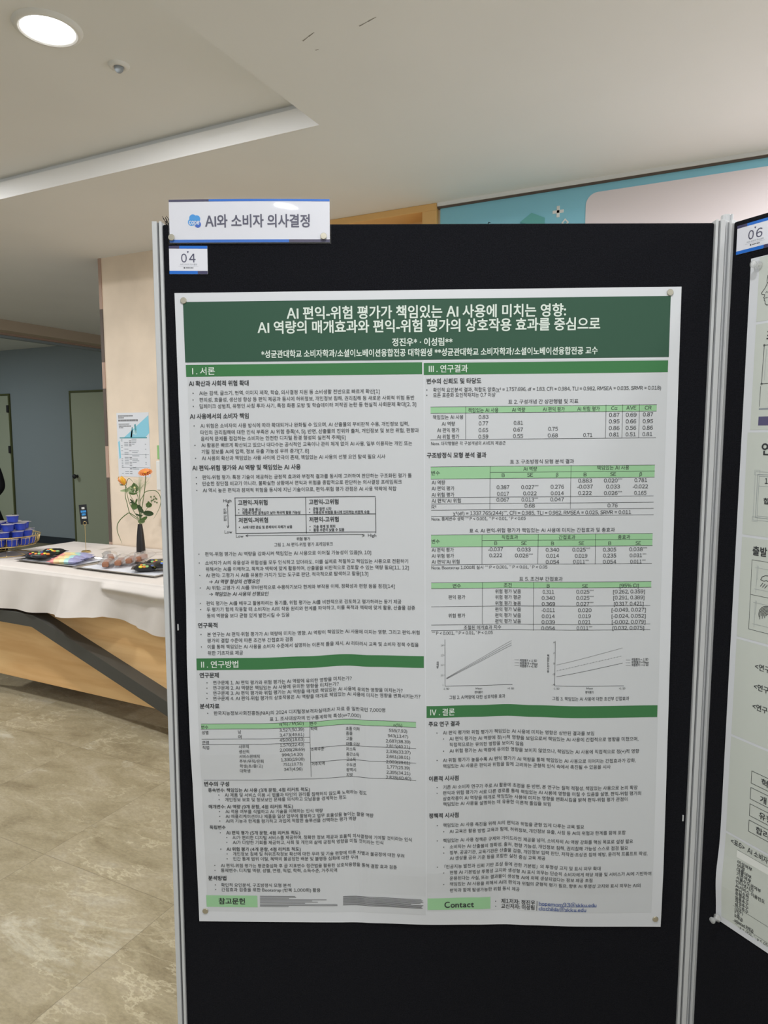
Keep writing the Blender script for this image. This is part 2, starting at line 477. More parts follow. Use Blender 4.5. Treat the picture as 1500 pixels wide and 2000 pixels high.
for h in (.52, .30, .46, .22, .40, .18, .36, .34):
    mb.box((-3.962, WALL_Y - .006, z), (-3.936, WALL_Y + .30, min(z + h, CEIL)), 'corner_b' if k % 2 == 0 else 'corner_a'); z += h; k += 1
structure('trim_1', mb)
mb = MB()                                            # wooden portal
mb.bevel_box((-2.95, WALL_Y - .03, 2.744), (-1.45, WALL_Y + .13, CEIL), 'portal', .003)
mb.bevel_box((-1.532, WALL_Y - .03, 0), (-1.45, WALL_Y + .13, 2.745), 'portal', .003)
mb.bevel_box((-2.95, WALL_Y - .03, 0), (-2.87, WALL_Y + .13, 2.745), 'portal', .003)
mb.box((-1.70, WALL_Y + .12, 0), (-1.53, WALL_Y + .158, 2.744), 'portal')
structure('trim_2', mb)
mb = MB()
mb.box((-1.448, WALL_Y - .026, 2.762), (4.5, WALL_Y, CEIL), 'ceiling')
mb.box((-1.448, WALL_Y - .020, 2.752), (4.5, WALL_Y, 2.763), 'corner_b')
structure('trim_3', mb)
# lobby beyond the header beam
mb = MB(); mb.box((-13, 7.0, 0), (-3.95, 7.2, 2.98), 'lobby_wall'); structure('wall_lobby', mb)
mb = MB(); mb.box((-13, -5, 2.87), (-7.1, 7.0, 2.95), 'lobby_ceiling'); structure('ceiling_lobby', mb)
mb = MB(); mb.box((-13.1, -5, 0), (-13, 7.2, 2.95), 'lobby_wall'); structure('wall_lobby_side', mb)
mb = MB(); mb.box((-9.70, 6.985, 0), (-8.49, 7.0, .108), 'dark_base'); structure('baseboard_lobby', mb)
mb = MB()
mb.box((-7.02, 3.3, 2.672), (-6.82, 7.0, CEIL), 'header')
mb.box((-7.05, 3.3, 2.655), (-7.0, 7.0, 2.70), 'corner_a')
mb.box((-7.12, 3.3, 2.63), (-7.05, 7.0, 2.95), 'lobby_wall')
structure('trim_4', mb)
def lobby_door(name, x0, x1, hinge_side):
    mb = MB(); f = .028
    mb.box((x0 - f, 6.975, 0), (x0, 7.0, 2.2 + f), 'door_frame'); mb.box((x1, 6.975, 0), (x1 + f, 7.0, 2.2 + f), 'door_frame'); mb.box((x0, 6.975, 2.2), (x1, 7.0, 2.2 + f), 'door_frame')
    d = structure(name, mb)
    lf = MB(); lf.bevel_box((x0 + .004, 6.978, .012), (x1 - .004, 6.999, 2.197), 'lobby_door', .003)
    leaf = lf.build('door_leaf', d)
    if hinge_side == 0:
        kb = MB(); kb.lathe([(.022, 0), (.022, -.012), (.012, -.018), (.012, -.032), (.030, -.042), (.034, -.058), (.026, -.07), (.008, -.074)], 'dark', (x0 + .075, 6.978, 1.02), 20, 'y')
        kb.build('knob', leaf, smooth=True)
    for hz in (.35, 1.39, 2.0):
        hb = MB(); hx = x1 if hinge_side == 0 else x1 - .01
        hb.bevel_box((hx - .012, 6.955, hz - .055), (hx + .026, 6.98, hz + .055), 'dark', .003); hb.build('hinge', d)
    return d
lobby_door('door_1', -8.45, -7.50, 0)
lobby_door('door_2', -10.75, -9.80, 1)

# ------------------------------------------------------------------ lamps: one seen downlight, the rest added
def downlight(x, y, z, label, watts=LAMP_W):
    t = thing('downlight', label, 'ceiling light', (x, y, z), group='round recessed downlights')
    mb = MB(); mb.lathe([(.080, -.001), (.083, -.010), (.090, -.013), (.101, -.010), (.107, .0)], 'white', n=48, cap=False); mb.build('ring', t, smooth=True)
    mb = MB(); mb.lathe([(.0805, -.0035), (.04, -.0042), (.001, -.0045)], 'lens', n=48); mb.build('lens', t, smooth=True)
    ld = bpy.data.lights.new('downlight_lamp', 'AREA'); ld.shape = 'DISK'; ld.size = .15; ld.energy = watts; ld.color = (.98, .99, 1.0)
    lo = bpy.data.objects.new('lamp', ld); COL.objects.link(lo); lo.parent = t; lo.location = (0, 0, -.012)
    return t
downlight(-2.066, 1.684, TRAY, 'lit round downlight with a white rim in the raised ceiling panel')
for x, y, z, w in ((-2.066, .1, TRAY, .12), (-2.066, -1.4, TRAY, .35), (-3.7, -.2, TRAY, .5), (-3.9, 1.9, TRAY, 1.4), (.10, -1.30, CEIL, .35), (-.07, .27, CEIL, .85), (1.55, -1.32, CEIL, .5), (1.9, .55, CEIL, .8), (2.2, 2.4, CEIL, 4.0), (1.0, 2.80, CEIL, 3.3), (-5.9, 2.3, CEIL, 2.2)):  # unseen fixtures, added for the light they give board, banner and ceiling
    downlight(x, y, z, 'unseen round downlight added further along the ceiling for its light', LAMP_W * w)
t = thing('sensor', 'small round ceiling sensor beside the lit downlight', 'ceiling sensor', (-2.04, 1.955, TRAY))
mb = MB(); mb.lathe([(.013, -.001), (.02, -.009), (.033, -.009), (.038, 0)], 'white', n=32, cap=False); mb.build('flange', t, smooth=True)
mb = MB(); mb.lathe([(.016, .0), (.016, -.010), (.014, -.018), (.009, -.024), (.001, -.026)], 'plum', n=24); mb.build('sensor_head', t, smooth=True, label='grey domed sensor head')
ld = bpy.data.lights.new('lobby_fill', 'AREA'); ld.shape = 'DISK'; ld.size = .5; ld.energy = 32; ld.color = (.85, .95, 1.0)  # added fill with no fixture of its own, brightens the dim lobby
lo = bpy.data.objects.new('lobby_fill', ld); COL.objects.link(lo); lo.location = (-9.6, 4.6, 2.85)

# ------------------------------------------------------------------ teal wall banner
t = thing('wall_banner', 'teal wall banner with a large pale rounded panel behind the display boards', 'banner', (-1.435, WALL_Y, 0))
mb = MB(); mb.box((0, -.012, .3), (5.6, 0, 2.752), 'teal'); mb.build('sheet', t)
pts = []
X0, X1, Z0, Z1, r = .748, 5.4, .6, 2.716, .055
for cx, cz, a0 in ((X1 - r, Z1 - r, 0), (X0 + r, Z1 - r, 90), (X0 + r, Z0 + r, 180), (X1 - r, Z0 + r, 270)):
    for i in range(9): a = R(a0 + i * 11.25); pts.append((cx + r * math.cos(a), cz + r * math.sin(a)))
mb = MB(); mb.prism(pts, -.014, -.0115, 'pinkish', 'y'); mb.build('pale_panel', t, label='pale pink rounded panel')
mb = MB()
for a, b in (((-.027, -.0075), (.027, .0075)), ((-.0075, -.027), (.0075, .027))):
    mb.bevel_box((.617 + a[0], -.0145, 2.652 + a[1]), (.617 + b[0], -.0115, 2.652 + b[1]), 'white', .0012)
mb.build('plus_mark', t, label='white plus sign')
mb = MB()
for a, b, c, d in ((0, .02, .018, 0), (.018, 0, 0, -.02), (0, -.02, -.018, 0), (-.018, 0, 0, .02)):
    p, q = Vector((a, b)), Vector((c, d)); n = -(p + q).normalized() * .007
    mb.prism([(.652 + p.x, 2.596 + p.y), (.652 + q.x, 2.596 + q.y), (.652 + q.x * .55, 2.596 + q.y * .55), (.652 + p.x * .55, 2.596 + p.y * .55)], -.0145, -.0115, 'white', 'y')
mb.build('diamond_mark', t, label='white diamond outline')
mb = MB()
mb.prism([(.43, 2.628), (.487, 2.664), (.552, 2.632), (.497, 2.60)], -.0145, -.0115, 'mint', 'y')
mb.prism([(.43, 2.628), (.497, 2.60), (.497, 2.53), (.43, 2.55)], -.0145, -.0115, 'mint2', 'y')
mb.prism([(.497, 2.60), (.552, 2.632), (.552, 2.555), (.497, 2.53)], -.0145, -.0115, 'mint', 'y')
mb.build('cube_mark', t, label='green cube printed on the teal')

# ------------------------------------------------------------------ display boards
def frame_of(ang, o):
    c, s = math.cos(ang), math.sin(ang)
    return Matrix(((c, -s, 0, o[0]), (s, c, 0, o[1]), (0, 0, 1, 0), (0, 0, 0, 1)))
FA = frame_of(0.449295, (-.55464, 1.150262))          # x along the board, y into it, z up
FB = frame_of(R(-35), (-.019997, 1.40806))
def profile(mb, x0, flip, z0, z1):
    """aluminium edge: broad face, groove, narrow lip, 17 mm wide"""
    s = -1 if flip else 1
    def bx(a, b, ya, yb, key):
        xa, xb = x0 + s * a, x0 + s * b
        mb.bevel_box((min(xa, xb), ya, z0), (max(xa, xb), yb, z1), key, .0006, 1)
    bx(0, .0085, -.005, .026, 'alu'); bx(.0080, .0128, .002, .024, 'alu_dark'); bx(.0123, .0172, -.005, .026, 'alu')
t = thing('display_board', 'black felt display board with aluminium edges, carrying the large green headed poster', 'display board', (0, 0, 0), FA)
mb = MB(); mb.bevel_box((-.4098, 0, .13), (.5623, .022, 1.928), 'fabric', .003); mb.build('felt_panel', t)
mb = MB(); profile(mb, -.4270, False, .03, 1.932); mb.build('edge_profile', t)
mb = MB(); profile(mb, .5796, True, .03, 1.932); mb.build('edge_profile', t)
for x in (-.418, .571):
    mb = MB(); mb.bevel_box((x - .02, -.20, 0), (x + .02, .22, .03), 'alu', .004); mb.build('foot', t)
for (x, z) in ((-.4035, 1.1985), (.556, .829)):
    mb = MB(); mb.bevel_box((x - .0012, -.0015, z - .006), (x + .0012, .001, z + .006), 'alu', .0004, 1); mb.build('staple', t, label='small silver staple')
random.seed(5); mb = MB()
for i in range(26):
    x = -.404 + random.random() * .016; d = Vector((random.uniform(-.5, .5), random.uniform(-.4, .4), 1)); h = random.uniform(.006, .017)
    mb.tube([(x, .004, 1.926), (x + d.x * h * .5, .004 + d.y * h * .5, 1.926 + h * .6), (x + d.x * h * 1.3, .004 + d.y * h, 1.926 + h)], .0005, 'fabric', 5)
for p in ((.1655, 1.929), ):
    mb.tube([(p[0], .004, 1.926), (p[0] + .002, .004, 1.931), (p[0] + .005, .004, 1.930)], .0008, 'fabric', 5)
o = mb.build('frayed_threads', t); o['kind'] = 'stuff'
t = thing('hinge_post', 'taller aluminium post joining the two black display boards', 'post', (.5905, .020, 0), FA)
mb = MB(); mb.lathe([(.0085, 0), (.0085, 1.944), (.0078, 1.946)], 'alu', n=24); mb.build('post_tube', t, smooth='auto')
mb = MB(); mb.bevel_box((-.0092, -.0095, 0), (-.0040, -.002, 1.944), 'alu', .0006, 1); mb.bevel_box((.0050, -.0095, 0), (.0088, -.002, 1.946), 'alu', .0006, 1); mb.build('post_rib', t)
t = thing('display_board', 'black felt display board at the right edge, angled, under the card reading 06', 'display board', (0, 0, 0), FB)
mb = MB(); mb.bevel_box((.0020, 0, .13), (.975, .022, 1.928), 'fabric', .003); mb.build('felt_panel', t)
mb = MB(); profile(mb, -.0155, False, .03, 1.932); mb.build('edge_profile', t)
mb = MB(); profile(mb, .9925, True, .03, 1.932); mb.build('edge_profile', t)
mb = MB(); mb.bevel_box((.964, -.20, 0), (1.004, .22, .03), 'alu', .004); mb.build('foot', t)

def strip(mb, pts, w, key, place, closed=False):
    """a printed line of width w through points"""
    P = [Vector(p) for p in pts]
    if closed: P.append(P[0])
    for p, q in zip(P, P[1:]):
        d = q - p
        if d.length < 1e-6: continue
        n = Vector((-d.y, d.x)).normalized() * w / 2; e = d.normalized() * w * .3
        k = max(1, int(d.length / .012)); vs = []
        for i in range(k + 1):
            c = p - e + (d + 2 * e) * (i / k); vs += [place(c.x - n.x, c.y - n.y), place(c.x + n.x, c.y + n.y)]
        mb.add(vs, [(2 * i, 2 * i + 2, 2 * i + 3, 2 * i + 1) for i in range(k)], key)
def patch(mb, u0, v0, u1, v1, key, place):
    nu = max(1, int(abs(u1 - u0) / .008)); nv = max(1, int(abs(v1 - v0) / .02))
    mb.grid(lambda a, b: place(u0 + (u1 - u0) * a, v1 + (v0 - v1) * b), nu, nv, key)
def sheet(mb, w, h, off, key, nu, nv, thick=.0003, rise=lambda u, v: 0.0):
    """a sheet of paper with two faces and an edge; off(u, v) = distance from the board"""
    f = lambda a, b, t: (w * a, -off(w * a, h * (1 - b)) + t, h * b + rise(w * a, h * (1 - b)))
    mb.grid(lambda a, b: f(a, b, 0), nu, nv, key)
    mb.grid(lambda a, b: f(1 - a, b, thick), nu, nv, key)
    for (a0, b0, a1, b1, n) in ((0, 0, 1, 0, nu), (1, 0, 1, 1, nv), (1, 1, 0, 1, nu), (0, 1, 0, 0, nv)):
        mb.grid(lambda s, q: f(a0 + (a1 - a0) * s, b0 + (b1 - b0) * s, thick * (1 - q)), n, 1, key)

# ------------------------------------------------------------------ the green headed research poster
# how far the sheet stands off the board at (u right, v down), metres: it was folded in thirds,
# so it touches near the creases u = 0.30 and 0.60 and bulges between them
PU = [0.0, 0.13, 0.22, 0.30, 0.345, 0.45, 0.54, 0.60, 0.645, 0.73, 0.90]
PA = [0.0145, 0.0155, 0.011, 0.001, 0.006, 0.011, 0.006, 0.001, 0.005, 0.010, 0.005]
PR = [0.0, 0.0010, 0.0024, 0.0038, 0.0028, 0.0012, 0.0012, 0.0014, 0.0006, 0.0, 0.0]
VL = [(0, .03), (.3, .12), (.45, .28), (.58, 1), (.69, 1), (.78, .55), (.87, .3), (.95, .1), (1.01, .06)]
VR = [(0, .03), (.3, .12), (.45, .35), (.58, .8), (.67, 1), (.78, 1.2), (.9, 1.25), (.96, .8), (1.01, .35)]
def smooth_table(tab, x):
    for (a, p), (b, q) in zip(tab, tab[1:]):
        if x <= b:
            t = max(0.0, min(1.0, (x - a) / (b - a))); t = t * t * (3 - 2 * t)
            return p + (q - p) * t
    return tab[-1][1]
def sheet_env(u, v):
    w = v / 1.2
    k = min(1.0, max(0.0, (u - 0.27) / 0.06))
    return smooth_table(VL, w) * (1 - k) + smooth_table(VR, w) * k
def sheet_rise(u, v):                                  # the sheet rides up a little along the creases
    sag = 0.0108 * (u / 0.9) * max(0.0, (v - 0.5) / 0.7) ** 1.5
    return smooth_table(list(zip(PU, PR)), min(max(u, 0), 0.9)) * sheet_env(u, v) - sag
def sheet_offset(u, v):
    env = sheet_env(u, v)
    return 0.0016 + smooth_table(list(zip(PU, PA)), min(max(u, 0), 0.9)) * env

PRINT_TEXT = [('title_band', 'AI 편익-위험 평가가 책임있는 AI 사용에 미치는 영향:', 0.1998, 0.697, 0.0378, 0.0245, 'b', 'white'),
('title_band', 'AI 역량의 매개효과와 편익-위험 평가의 상호작용 효과를 중심으로', 0.147, 0.7579, 0.0622, 0.0242, 'b', 'white'),
('title_band', '정진우* · 이성림**', 0.3877, 0.4957, 0.0907, 0.0155, 'b', 'white'),
('title_band', '*성균관대학교 소비자학과/소셜이노베이션융합전공 대학원생 **성균관대학교 소비자학과/소셜이노베이션융합전공 교수', 0.1528, 0.7544, 0.109, 0.0146, 'b', 'white'),
('section_heading_1', 'Ⅰ . 서론', 0.0268, 0.0679, 0.1377, 0.0148, 'm', 'white'),
('section_heading_3', 'Ⅲ . 연구결과', 0.4531, 0.5234, 0.1383, 0.0148, 'm', 'white'),
('paragraph_1', 'AI 확산과 사회적 위험 확대', 0.0199, 0.1285, 0.1597, 0.0107, 'b', 'ink'),
('paragraph_1', 'AI는 검색, 글쓰기, 번역, 이미지 제작, 학습, 의사결정 지원 등 소비생활 전반으로 빠르게 확산[1]', 0.0382, 0.3646, 0.177, 0.0088, 'r', 'ink'),
('paragraph_1', '편의성, 효율성, 생산성 향상 등 편익 제공과 동시에 허위정보, 개인정보 침해, 권리침해 등 새로운 사회적 위험 동반', 0.0381, 0.427, 0.1889, 0.0088, 'r', 'ink'),
('paragraph_1', '딥페이크 성범죄, 유명인 사칭 투자 사기, 특정 화풍 모방 및 학습데이터 저작권 논란 등 현실적 사회문제 확대[2, 3]', 0.038, 0.4301, 0.2006, 0.0088, 'r', 'ink'),
('paragraph_2', 'AI 사용에서의 소비자 책임', 0.0196, 0.1268, 0.2185, 0.0107, 'b', 'ink'),
('paragraph_2', 'AI 위험은 소비자의 사용 방식에 따라 확대되거나 완화될 수 있으며, AI 산출물의 무비판적 수용, 개인정보 입력,', 0.0383, 0.4169, 0.2356, 0.0088, 'r', 'ink'),
('paragraph_2', '타인의 권리침해에 대한 인식 부족은 AI 위험 증폭[4, 5]. 반면, 산출물의 진위와 출처, 개인정보 및 보안 위험, 편향과', 0.0379, 0.4348, 0.2476, 0.0088, 'r', 'ink'),
('paragraph_2', '윤리적 문제를 점검하는 소비자는 안전한 디지털 환경 형성의 실천적 주체[6]', 0.0384, 0.3017, 0.259, 0.0088, 'r', 'ink'),
('paragraph_2', 'AI 활용은 빠르게 확산되고 있으나 대다수는 공식적인 교육이나 관리 체계 없이 AI 사용, 일부 이용자는 개인 또는', 0.0386, 0.4226, 0.2708, 0.0088, 'r', 'ink'),
('paragraph_2', '기밀 정보를 AI에 입력, 정보 유출 가능성 우려 증가[7, 8]', 0.0385, 0.2346, 0.2826, 0.0088, 'r', 'ink'),
('paragraph_2', 'AI 사용의 확산과 책임있는 사용 사이에 간극이 존재, 책임있는 AI 사용의 선행 요인 탐색 필요 시사', 0.0387, 0.3737, 0.2944, 0.0088, 'r', 'ink'),
('paragraph_3', 'AI 편익-위험 평가와 AI 역량 및 책임있는 AI 사용', 0.0205, 0.219, 0.3119, 0.0107, 'b', 'ink'),
('paragraph_3', '편익-위험 평가: 특정 기술이 제공하는 긍정적 효과와 부정적 결과를 동시에 고려하여 판단하는 구조화된 평가 틀', 0.0384, 0.4213, 0.3293, 0.0088, 'r', 'ink'),
('paragraph_3', '단순한 장단점 비교가 아니라, 불확실한 상황에서 편익과 위험을 종합적으로 판단하는 의사결정 프레임워크', 0.0383, 0.4032, 0.3408, 0.0088, 'r', 'ink'),
('paragraph_3', 'AI 역시 높은 편익과 잠재적 위험을 동시에 지닌 기술이므로, 편익-위험 평가 관점은 AI 사용 맥락에 적합', 0.0384, 0.3934, 0.3531, 0.0088, 'r', 'ink'),
('matrix_diagram', '고편익-저위험', 0.1024, 0.1568, 0.3763, 0.0105, 'b', 'ink'),
('matrix_diagram', '기술 효용 중시', 0.1096, 0.1436, 0.3893, 0.0063, 'b', 'ink'),
('matrix_diagram', '위험에 대한 경계심이 낮아 적극적 활용 가능성', 0.1098, 0.2166, 0.3953, 0.0063, 'b', 'ink'),
('matrix_diagram', '고편익-고위험', 0.2327, 0.2871, 0.3764, 0.0105, 'b', 'ink'),
('matrix_diagram', '균형 잡힌 시각', 0.2399, 0.2737, 0.3894, 0.0063, 'b', 'ink'),
('matrix_diagram', '유용성과 위험을 동시에 인지하는 비판적 수용', 0.2401, 0.3436, 0.3957, 0.0063, 'b', 'ink'),
('matrix_diagram', '저편익-저위험', 0.1025, 0.1569, 0.4088, 0.0105, 'b', 'ink'),
('matrix_diagram', 'AI에 대한 관심 및 문제의식 자체가 낮음', 0.11, 0.2012, 0.4218, 0.0063, 'b', 'ink'),
('matrix_diagram', '저편익-고위험', 0.2326, 0.2869, 0.4089, 0.0105, 'b', 'ink'),
('matrix_diagram', '기술 경계 및 회피', 0.2402, 0.2801, 0.422, 0.0063, 'b', 'ink'),
('matrix_diagram', '활용 수준이 낮을 수 있음', 0.2401, 0.2969, 0.4284, 0.0063, 'b', 'ink'),
('matrix_diagram', 'High', 0.0755, 0.0906, 0.3726, 0.0078, 'r', 'ink'),
('matrix_diagram', 'Low', 0.0763, 0.0902, 0.4301, 0.0078, 'r', 'ink'),
('matrix_diagram', 'Low', 0.0972, 0.1108, 0.4382, 0.0078, 'r', 'ink'),
('matrix_diagram', 'High', 0.3403, 0.3557, 0.4392, 0.0078, 'r', 'ink'),
('matrix_diagram', '위험 평가', 0.2086, 0.2338, 0.4445, 0.0066, 'm', 'ink'),
('matrix_diagram', '편익 평가', 0.0781, 0.3865, 0.4101, 0.0066, 'v', 'ink'),
('matrix_diagram', '그림 1. AI 편익-위험 평가 프레임워크', 0.1672, 0.2754, 0.4548, 0.0082, 'r', 'ink'),
('paragraph_3', '편익-위험 평가는 AI 역량을 강화시켜 책임있는 AI 사용으로 이어질 가능성이 있음[9, 10]', 0.0386, 0.3457, 0.4711, 0.0088, 'r', 'ink'),
('paragraph_3', '소비자가 AI의 유용성과 위험성을 모두 인식하고 있더라도, 이를 실제로 적절하고 책임있는 사용으로 전환하기', 0.0384, 0.4139, 0.4876, 0.0088, 'r', 'ink'),
('paragraph_3', '위해서는 AI를 이해하고, 목적과 맥락에 맞게 활용하며, 산출물을 비판적으로 검토할 수 있는 역량 필요[11, 12]', 0.0389, 0.415, 0.4993, 0.0088, 'r', 'ink'),
('paragraph_3', 'AI 편익: 고평가 시 AI를 유용한 가치가 있는 도구로 판단, 적극적으로 탐색하고 활용[13]', 0.0389, 0.34, 0.5109, 0.0088, 'r', 'ink'),
('paragraph_3', '→', 0.0446, 0.0513, 0.5227, 0.0088, 'r', 'ink'),
('paragraph_3', 'AI 역량 형성의 선행요인', 0.0544, 0.1391, 0.5228, 0.0088, 'i', 'ink'),
('paragraph_3', 'AI 위험: 고평가 시 AI를 무비판적으로 수용하기보다 한계와 부작용 이해, 정확성과 편향 등을 점검[14]', 0.039, 0.3887, 0.5344, 0.0088, 'r', 'ink'),
('paragraph_3', '→', 0.0438, 0.0511, 0.5462, 0.0088, 'r', 'ink'),
('paragraph_3', '책임있는 AI 사용의 선행요인', 0.0545, 0.1549, 0.5463, 0.0088, 'i', 'ink'),
('paragraph_3', '편익 평가는 AI를 배우고 활용하려는 동기를, 위험 평가는 AI를 비판적으로 검토하고 평가하려는 동기 제공', 0.0381, 0.4009, 0.5637, 0.0088, 'r', 'ink'),
('paragraph_3', '두 평가가 함께 작동할 때 소비자는 AI의 작동 원리와 한계를 파악하고, 이를 목적과 맥락에 맞게 활용, 산출물 검증', 0.0385, 0.4261, 0.5751, 0.0088, 'r', 'ink'),
('paragraph_3', '등의 역량을 보다 균형 있게 발전시킬 수 있음', 0.0389, 0.1928, 0.5867, 0.0088, 'r', 'ink'),
('paragraph_4', '연구목적', 0.0218, 0.0583, 0.6045, 0.0107, 'b', 'ink'),
('paragraph_4', '본 연구는 AI 편익·위험 평가가 AI 역량에 미치는 영향, AI 역량이 책임있는 AI 사용에 미치는 영향, 그리고 편익-위험', 0.0389, 0.4343, 0.6214, 0.0088, 'r', 'ink'),
('paragraph_4', '평가의 결합 수준에 따른 조건부 간접효과 검증', 0.0391, 0.199, 0.6329, 0.0088, 'r', 'ink'),
('paragraph_4', '이를 통해 책임있는 AI 사용을 소비자 수준에서 설명하는 이론적 틀을 제시, AI 리터러시 교육 및 소비자 정책 수립을', 0.0392, 0.4323, 0.6445, 0.0088, 'r', 'ink'),
('paragraph_4', '위한 기초자료 제공', 0.0394, 0.1057, 0.6561, 0.0088, 'r', 'ink'),
('section_heading_2', 'Ⅱ . 연구방법', 0.0267, 0.0964, 0.6776, 0.0148, 'm', 'white'),
('paragraph_5', '연구문제', 0.0233, 0.0593, 0.6979, 0.0107, 'b', 'ink'),
('paragraph_5', '연구문제 1. AI 편익 평가와 위험 평가는 AI 역량에 유의한 영향을 미치는가?', 0.048, 0.3063, 0.7126, 0.0088, 'r', 'ink'),
('paragraph_5', '연구문제 2. AI 역량은 책임있는 AI 사용에 유의한 영향을 미치는가?', 0.0476, 0.2819, 0.7227, 0.0088, 'r', 'ink'),
('paragraph_5', '연구문제 3. AI 편익 평가와 위험 평가는 AI 역량을 매개로 책임있는 AI 사용에 유의한 영향을 미치는가?', 0.0473, 0.4021, 0.7328, 0.0088, 'r', 'ink'),
('paragraph_5', '연구문제 4. AI 편익-위험 평가의 상호작용은 AI 역량을 매개로 책임있는 AI 사용에 미치는 영향을 변화시키는가?', 0.0469, 0.4349, 0.743, 0.0088, 'r', 'ink'),
('paragraph_6', '분석자료', 0.0216, 0.0584, 0.7577, 0.0107, 'b', 'ink'),
('paragraph_6', '한국지능정보사회진흥원(NIA)의 2024 디지털정보격차실태조사 자료 중 일반국민 7,000명', 0.0472, 0.3688, 0.7716, 0.0088, 'r', 'ink'),
('data_table_1', '표 1. 조사대상자의 인구통계학적 특성(n=7,000)', 0.1522, 0.3225, 0.7842, 0.0088, 'r', 'ink'),
('data_table_1', '변수', 0.0228, 0.0359, 0.7987, 0.008, 'r', 'ink'),
('data_table_1', 'n(%) / M(SD)', 0.1699, 0.2155, 0.7945, 0.008, 'r', 'ink'),
('data_table_1', '변수', 0.2273, 0.2401, 0.7956, 0.008, 'r', 'ink'),
('data_table_1', 'n(%)', 0.3843, 0.4006, 0.7995, 0.008, 'r', 'ink'),
('data_table_1', '성별', 0.0233, 0.0358, 0.8091, 0.008, 'r', 'ink'),
('data_table_1', '남', 0.0918, 0.0978, 0.8082, 0.008, 'r', 'ink'),
('data_table_1', '여', 0.0918, 0.0981, 0.818, 0.008, 'r', 'ink'),
('data_table_1', '3,527(50.39)', 0.1696, 0.2158, 0.8066, 0.008, 'r', 'ink'),
('data_table_1', '3,473(49.61)', 0.17, 0.2156, 0.8164, 0.008, 'r', 'ink'),
('data_table_1', '연령', 0.0232, 0.036, 0.8289, 0.008, 'r', 'ink'),
('data_table_1', '45.00(18.63)', 0.1697, 0.2157, 0.8261, 0.008, 'r', 'ink'),
('data_table_1', '직업', 0.0234, 0.0359, 0.8387, 0.008, 'r', 'ink'),
('data_table_1', '사무직', 0.0923, 0.1112, 0.8372, 0.008, 'r', 'ink'),
('data_table_1', '1,570(22.43)', 0.17, 0.2152, 0.8359, 0.008, 'r', 'ink'),
('data_table_1', '생산직', 0.0922, 0.1114, 0.8471, 0.008, 'r', 'ink'),
('data_table_1', '2,008(28.69)', 0.1691, 0.2164, 0.8457, 0.008, 'r', 'ink'),
('data_table_1', '서비스판매직', 0.0924, 0.131, 0.8569, 0.008, 'r', 'ink'),
('data_table_1', '994(14.20)', 0.173, 0.2125, 0.8555, 0.008, 'r', 'ink'),
('data_table_1', '주부/무직/은퇴', 0.0922, 0.1379, 0.8667, 0.008, 'r', 'ink'),
('data_table_1', '1,330(19.00)', 0.1709, 0.215, 0.8651, 0.008, 'r', 'ink'),
('data_table_1', '학생(초/중/고)', 0.0923, 0.1365, 0.8766, 0.008, 'r', 'ink'),
('data_table_1', '751(10.73)', 0.1744, 0.2113, 0.8748, 0.008, 'r', 'ink'),
('data_table_1', '대학생', 0.0921, 0.1117, 0.8865, 0.008, 'r', 'ink'),
('data_table_1', '347(4.96)', 0.1756, 0.2107, 0.8849, 0.008, 'r', 'ink'),
('data_table_1', '학력', 0.2279, 0.2402, 0.806, 0.008, 'r', 'ink'),
('data_table_1', '초졸 이하', 0.2938, 0.3204, 0.8108, 0.008, 'r', 'ink'),
('data_table_1', '555(7.93)', 0.3754, 0.4099, 0.8105, 0.008, 'r', 'ink'),
('data_table_1', '중졸', 0.294, 0.3062, 0.8203, 0.008, 'r', 'ink'),
('data_table_1', '943(13.47)', 0.3735, 0.4117, 0.8209, 0.008, 'r', 'ink'),
('data_table_1', '고졸', 0.2941, 0.306, 0.8304, 0.008, 'r', 'ink'),
('data_table_1', '2,687(38.39)', 0.3695, 0.4158, 0.8311, 0.008, 'r', 'ink'),
('data_table_1', '대졸 이상', 0.294, 0.32, 0.8408, 0.008, 'r', 'ink'),
('data_table_1', '2,815(40.21)', 0.37, 0.4151, 0.8411, 0.008, 'r', 'ink'),
('data_table_1', '소득수준', 0.2277, 0.2528, 0.8462, 0.008, 'r', 'ink'),
('data_table_1', '저소득', 0.2938, 0.3122, 0.8509, 0.008, 'r', 'ink'),
('data_table_1', '2,336(33.37)', 0.3699, 0.416, 0.8515, 0.008, 'r', 'ink'),
('data_table_1', '중간소득', 0.294, 0.3185, 0.8613, 0.008, 'r', 'ink'),
('data_table_1', '2,661(38.01)', 0.3701, 0.4153, 0.8615, 0.008, 'r', 'ink'),
('data_table_1', '고소득', 0.2941, 0.3122, 0.8713, 0.008, 'r', 'ink'),
('data_table_1', '2,003(28.61)', 0.3697, 0.4153, 0.8719, 0.008, 'r', 'ink'),
('data_table_1', '거주지역', 0.2281, 0.2528, 0.8754, 0.008, 'r', 'ink'),
('data_table_1', '수도권', 0.2939, 0.3118, 0.8817, 0.008, 'r', 'ink'),
('data_table_1', '1,777(25.39)', 0.3711, 0.4146, 0.882, 0.008, 'r', 'ink'),
('data_table_1', '광역시', 0.2935, 0.3119, 0.8918, 0.008, 'r', 'ink'),
('data_table_1', '2,395(34.21)', 0.3701, 0.4154, 0.8924, 0.008, 'r', 'ink'),
('data_table_1', '지방', 0.2936, 0.3059, 0.9019, 0.008, 'r', 'ink'),
('data_table_1', '2,828(40.40)', 0.3691, 0.4166, 0.9023, 0.008, 'r', 'ink'),
('paragraph_7', '변수의 구성', 0.0222, 0.0702, 0.9133, 0.0107, 'b', 'ink'),
('paragraph_7', '종속변수: 책임있는 AI 사용 (3개 문항, 4점 리커트 척도)', 0.0293, 0.2239, 0.9261, 0.0088, 'm', 'ink'),
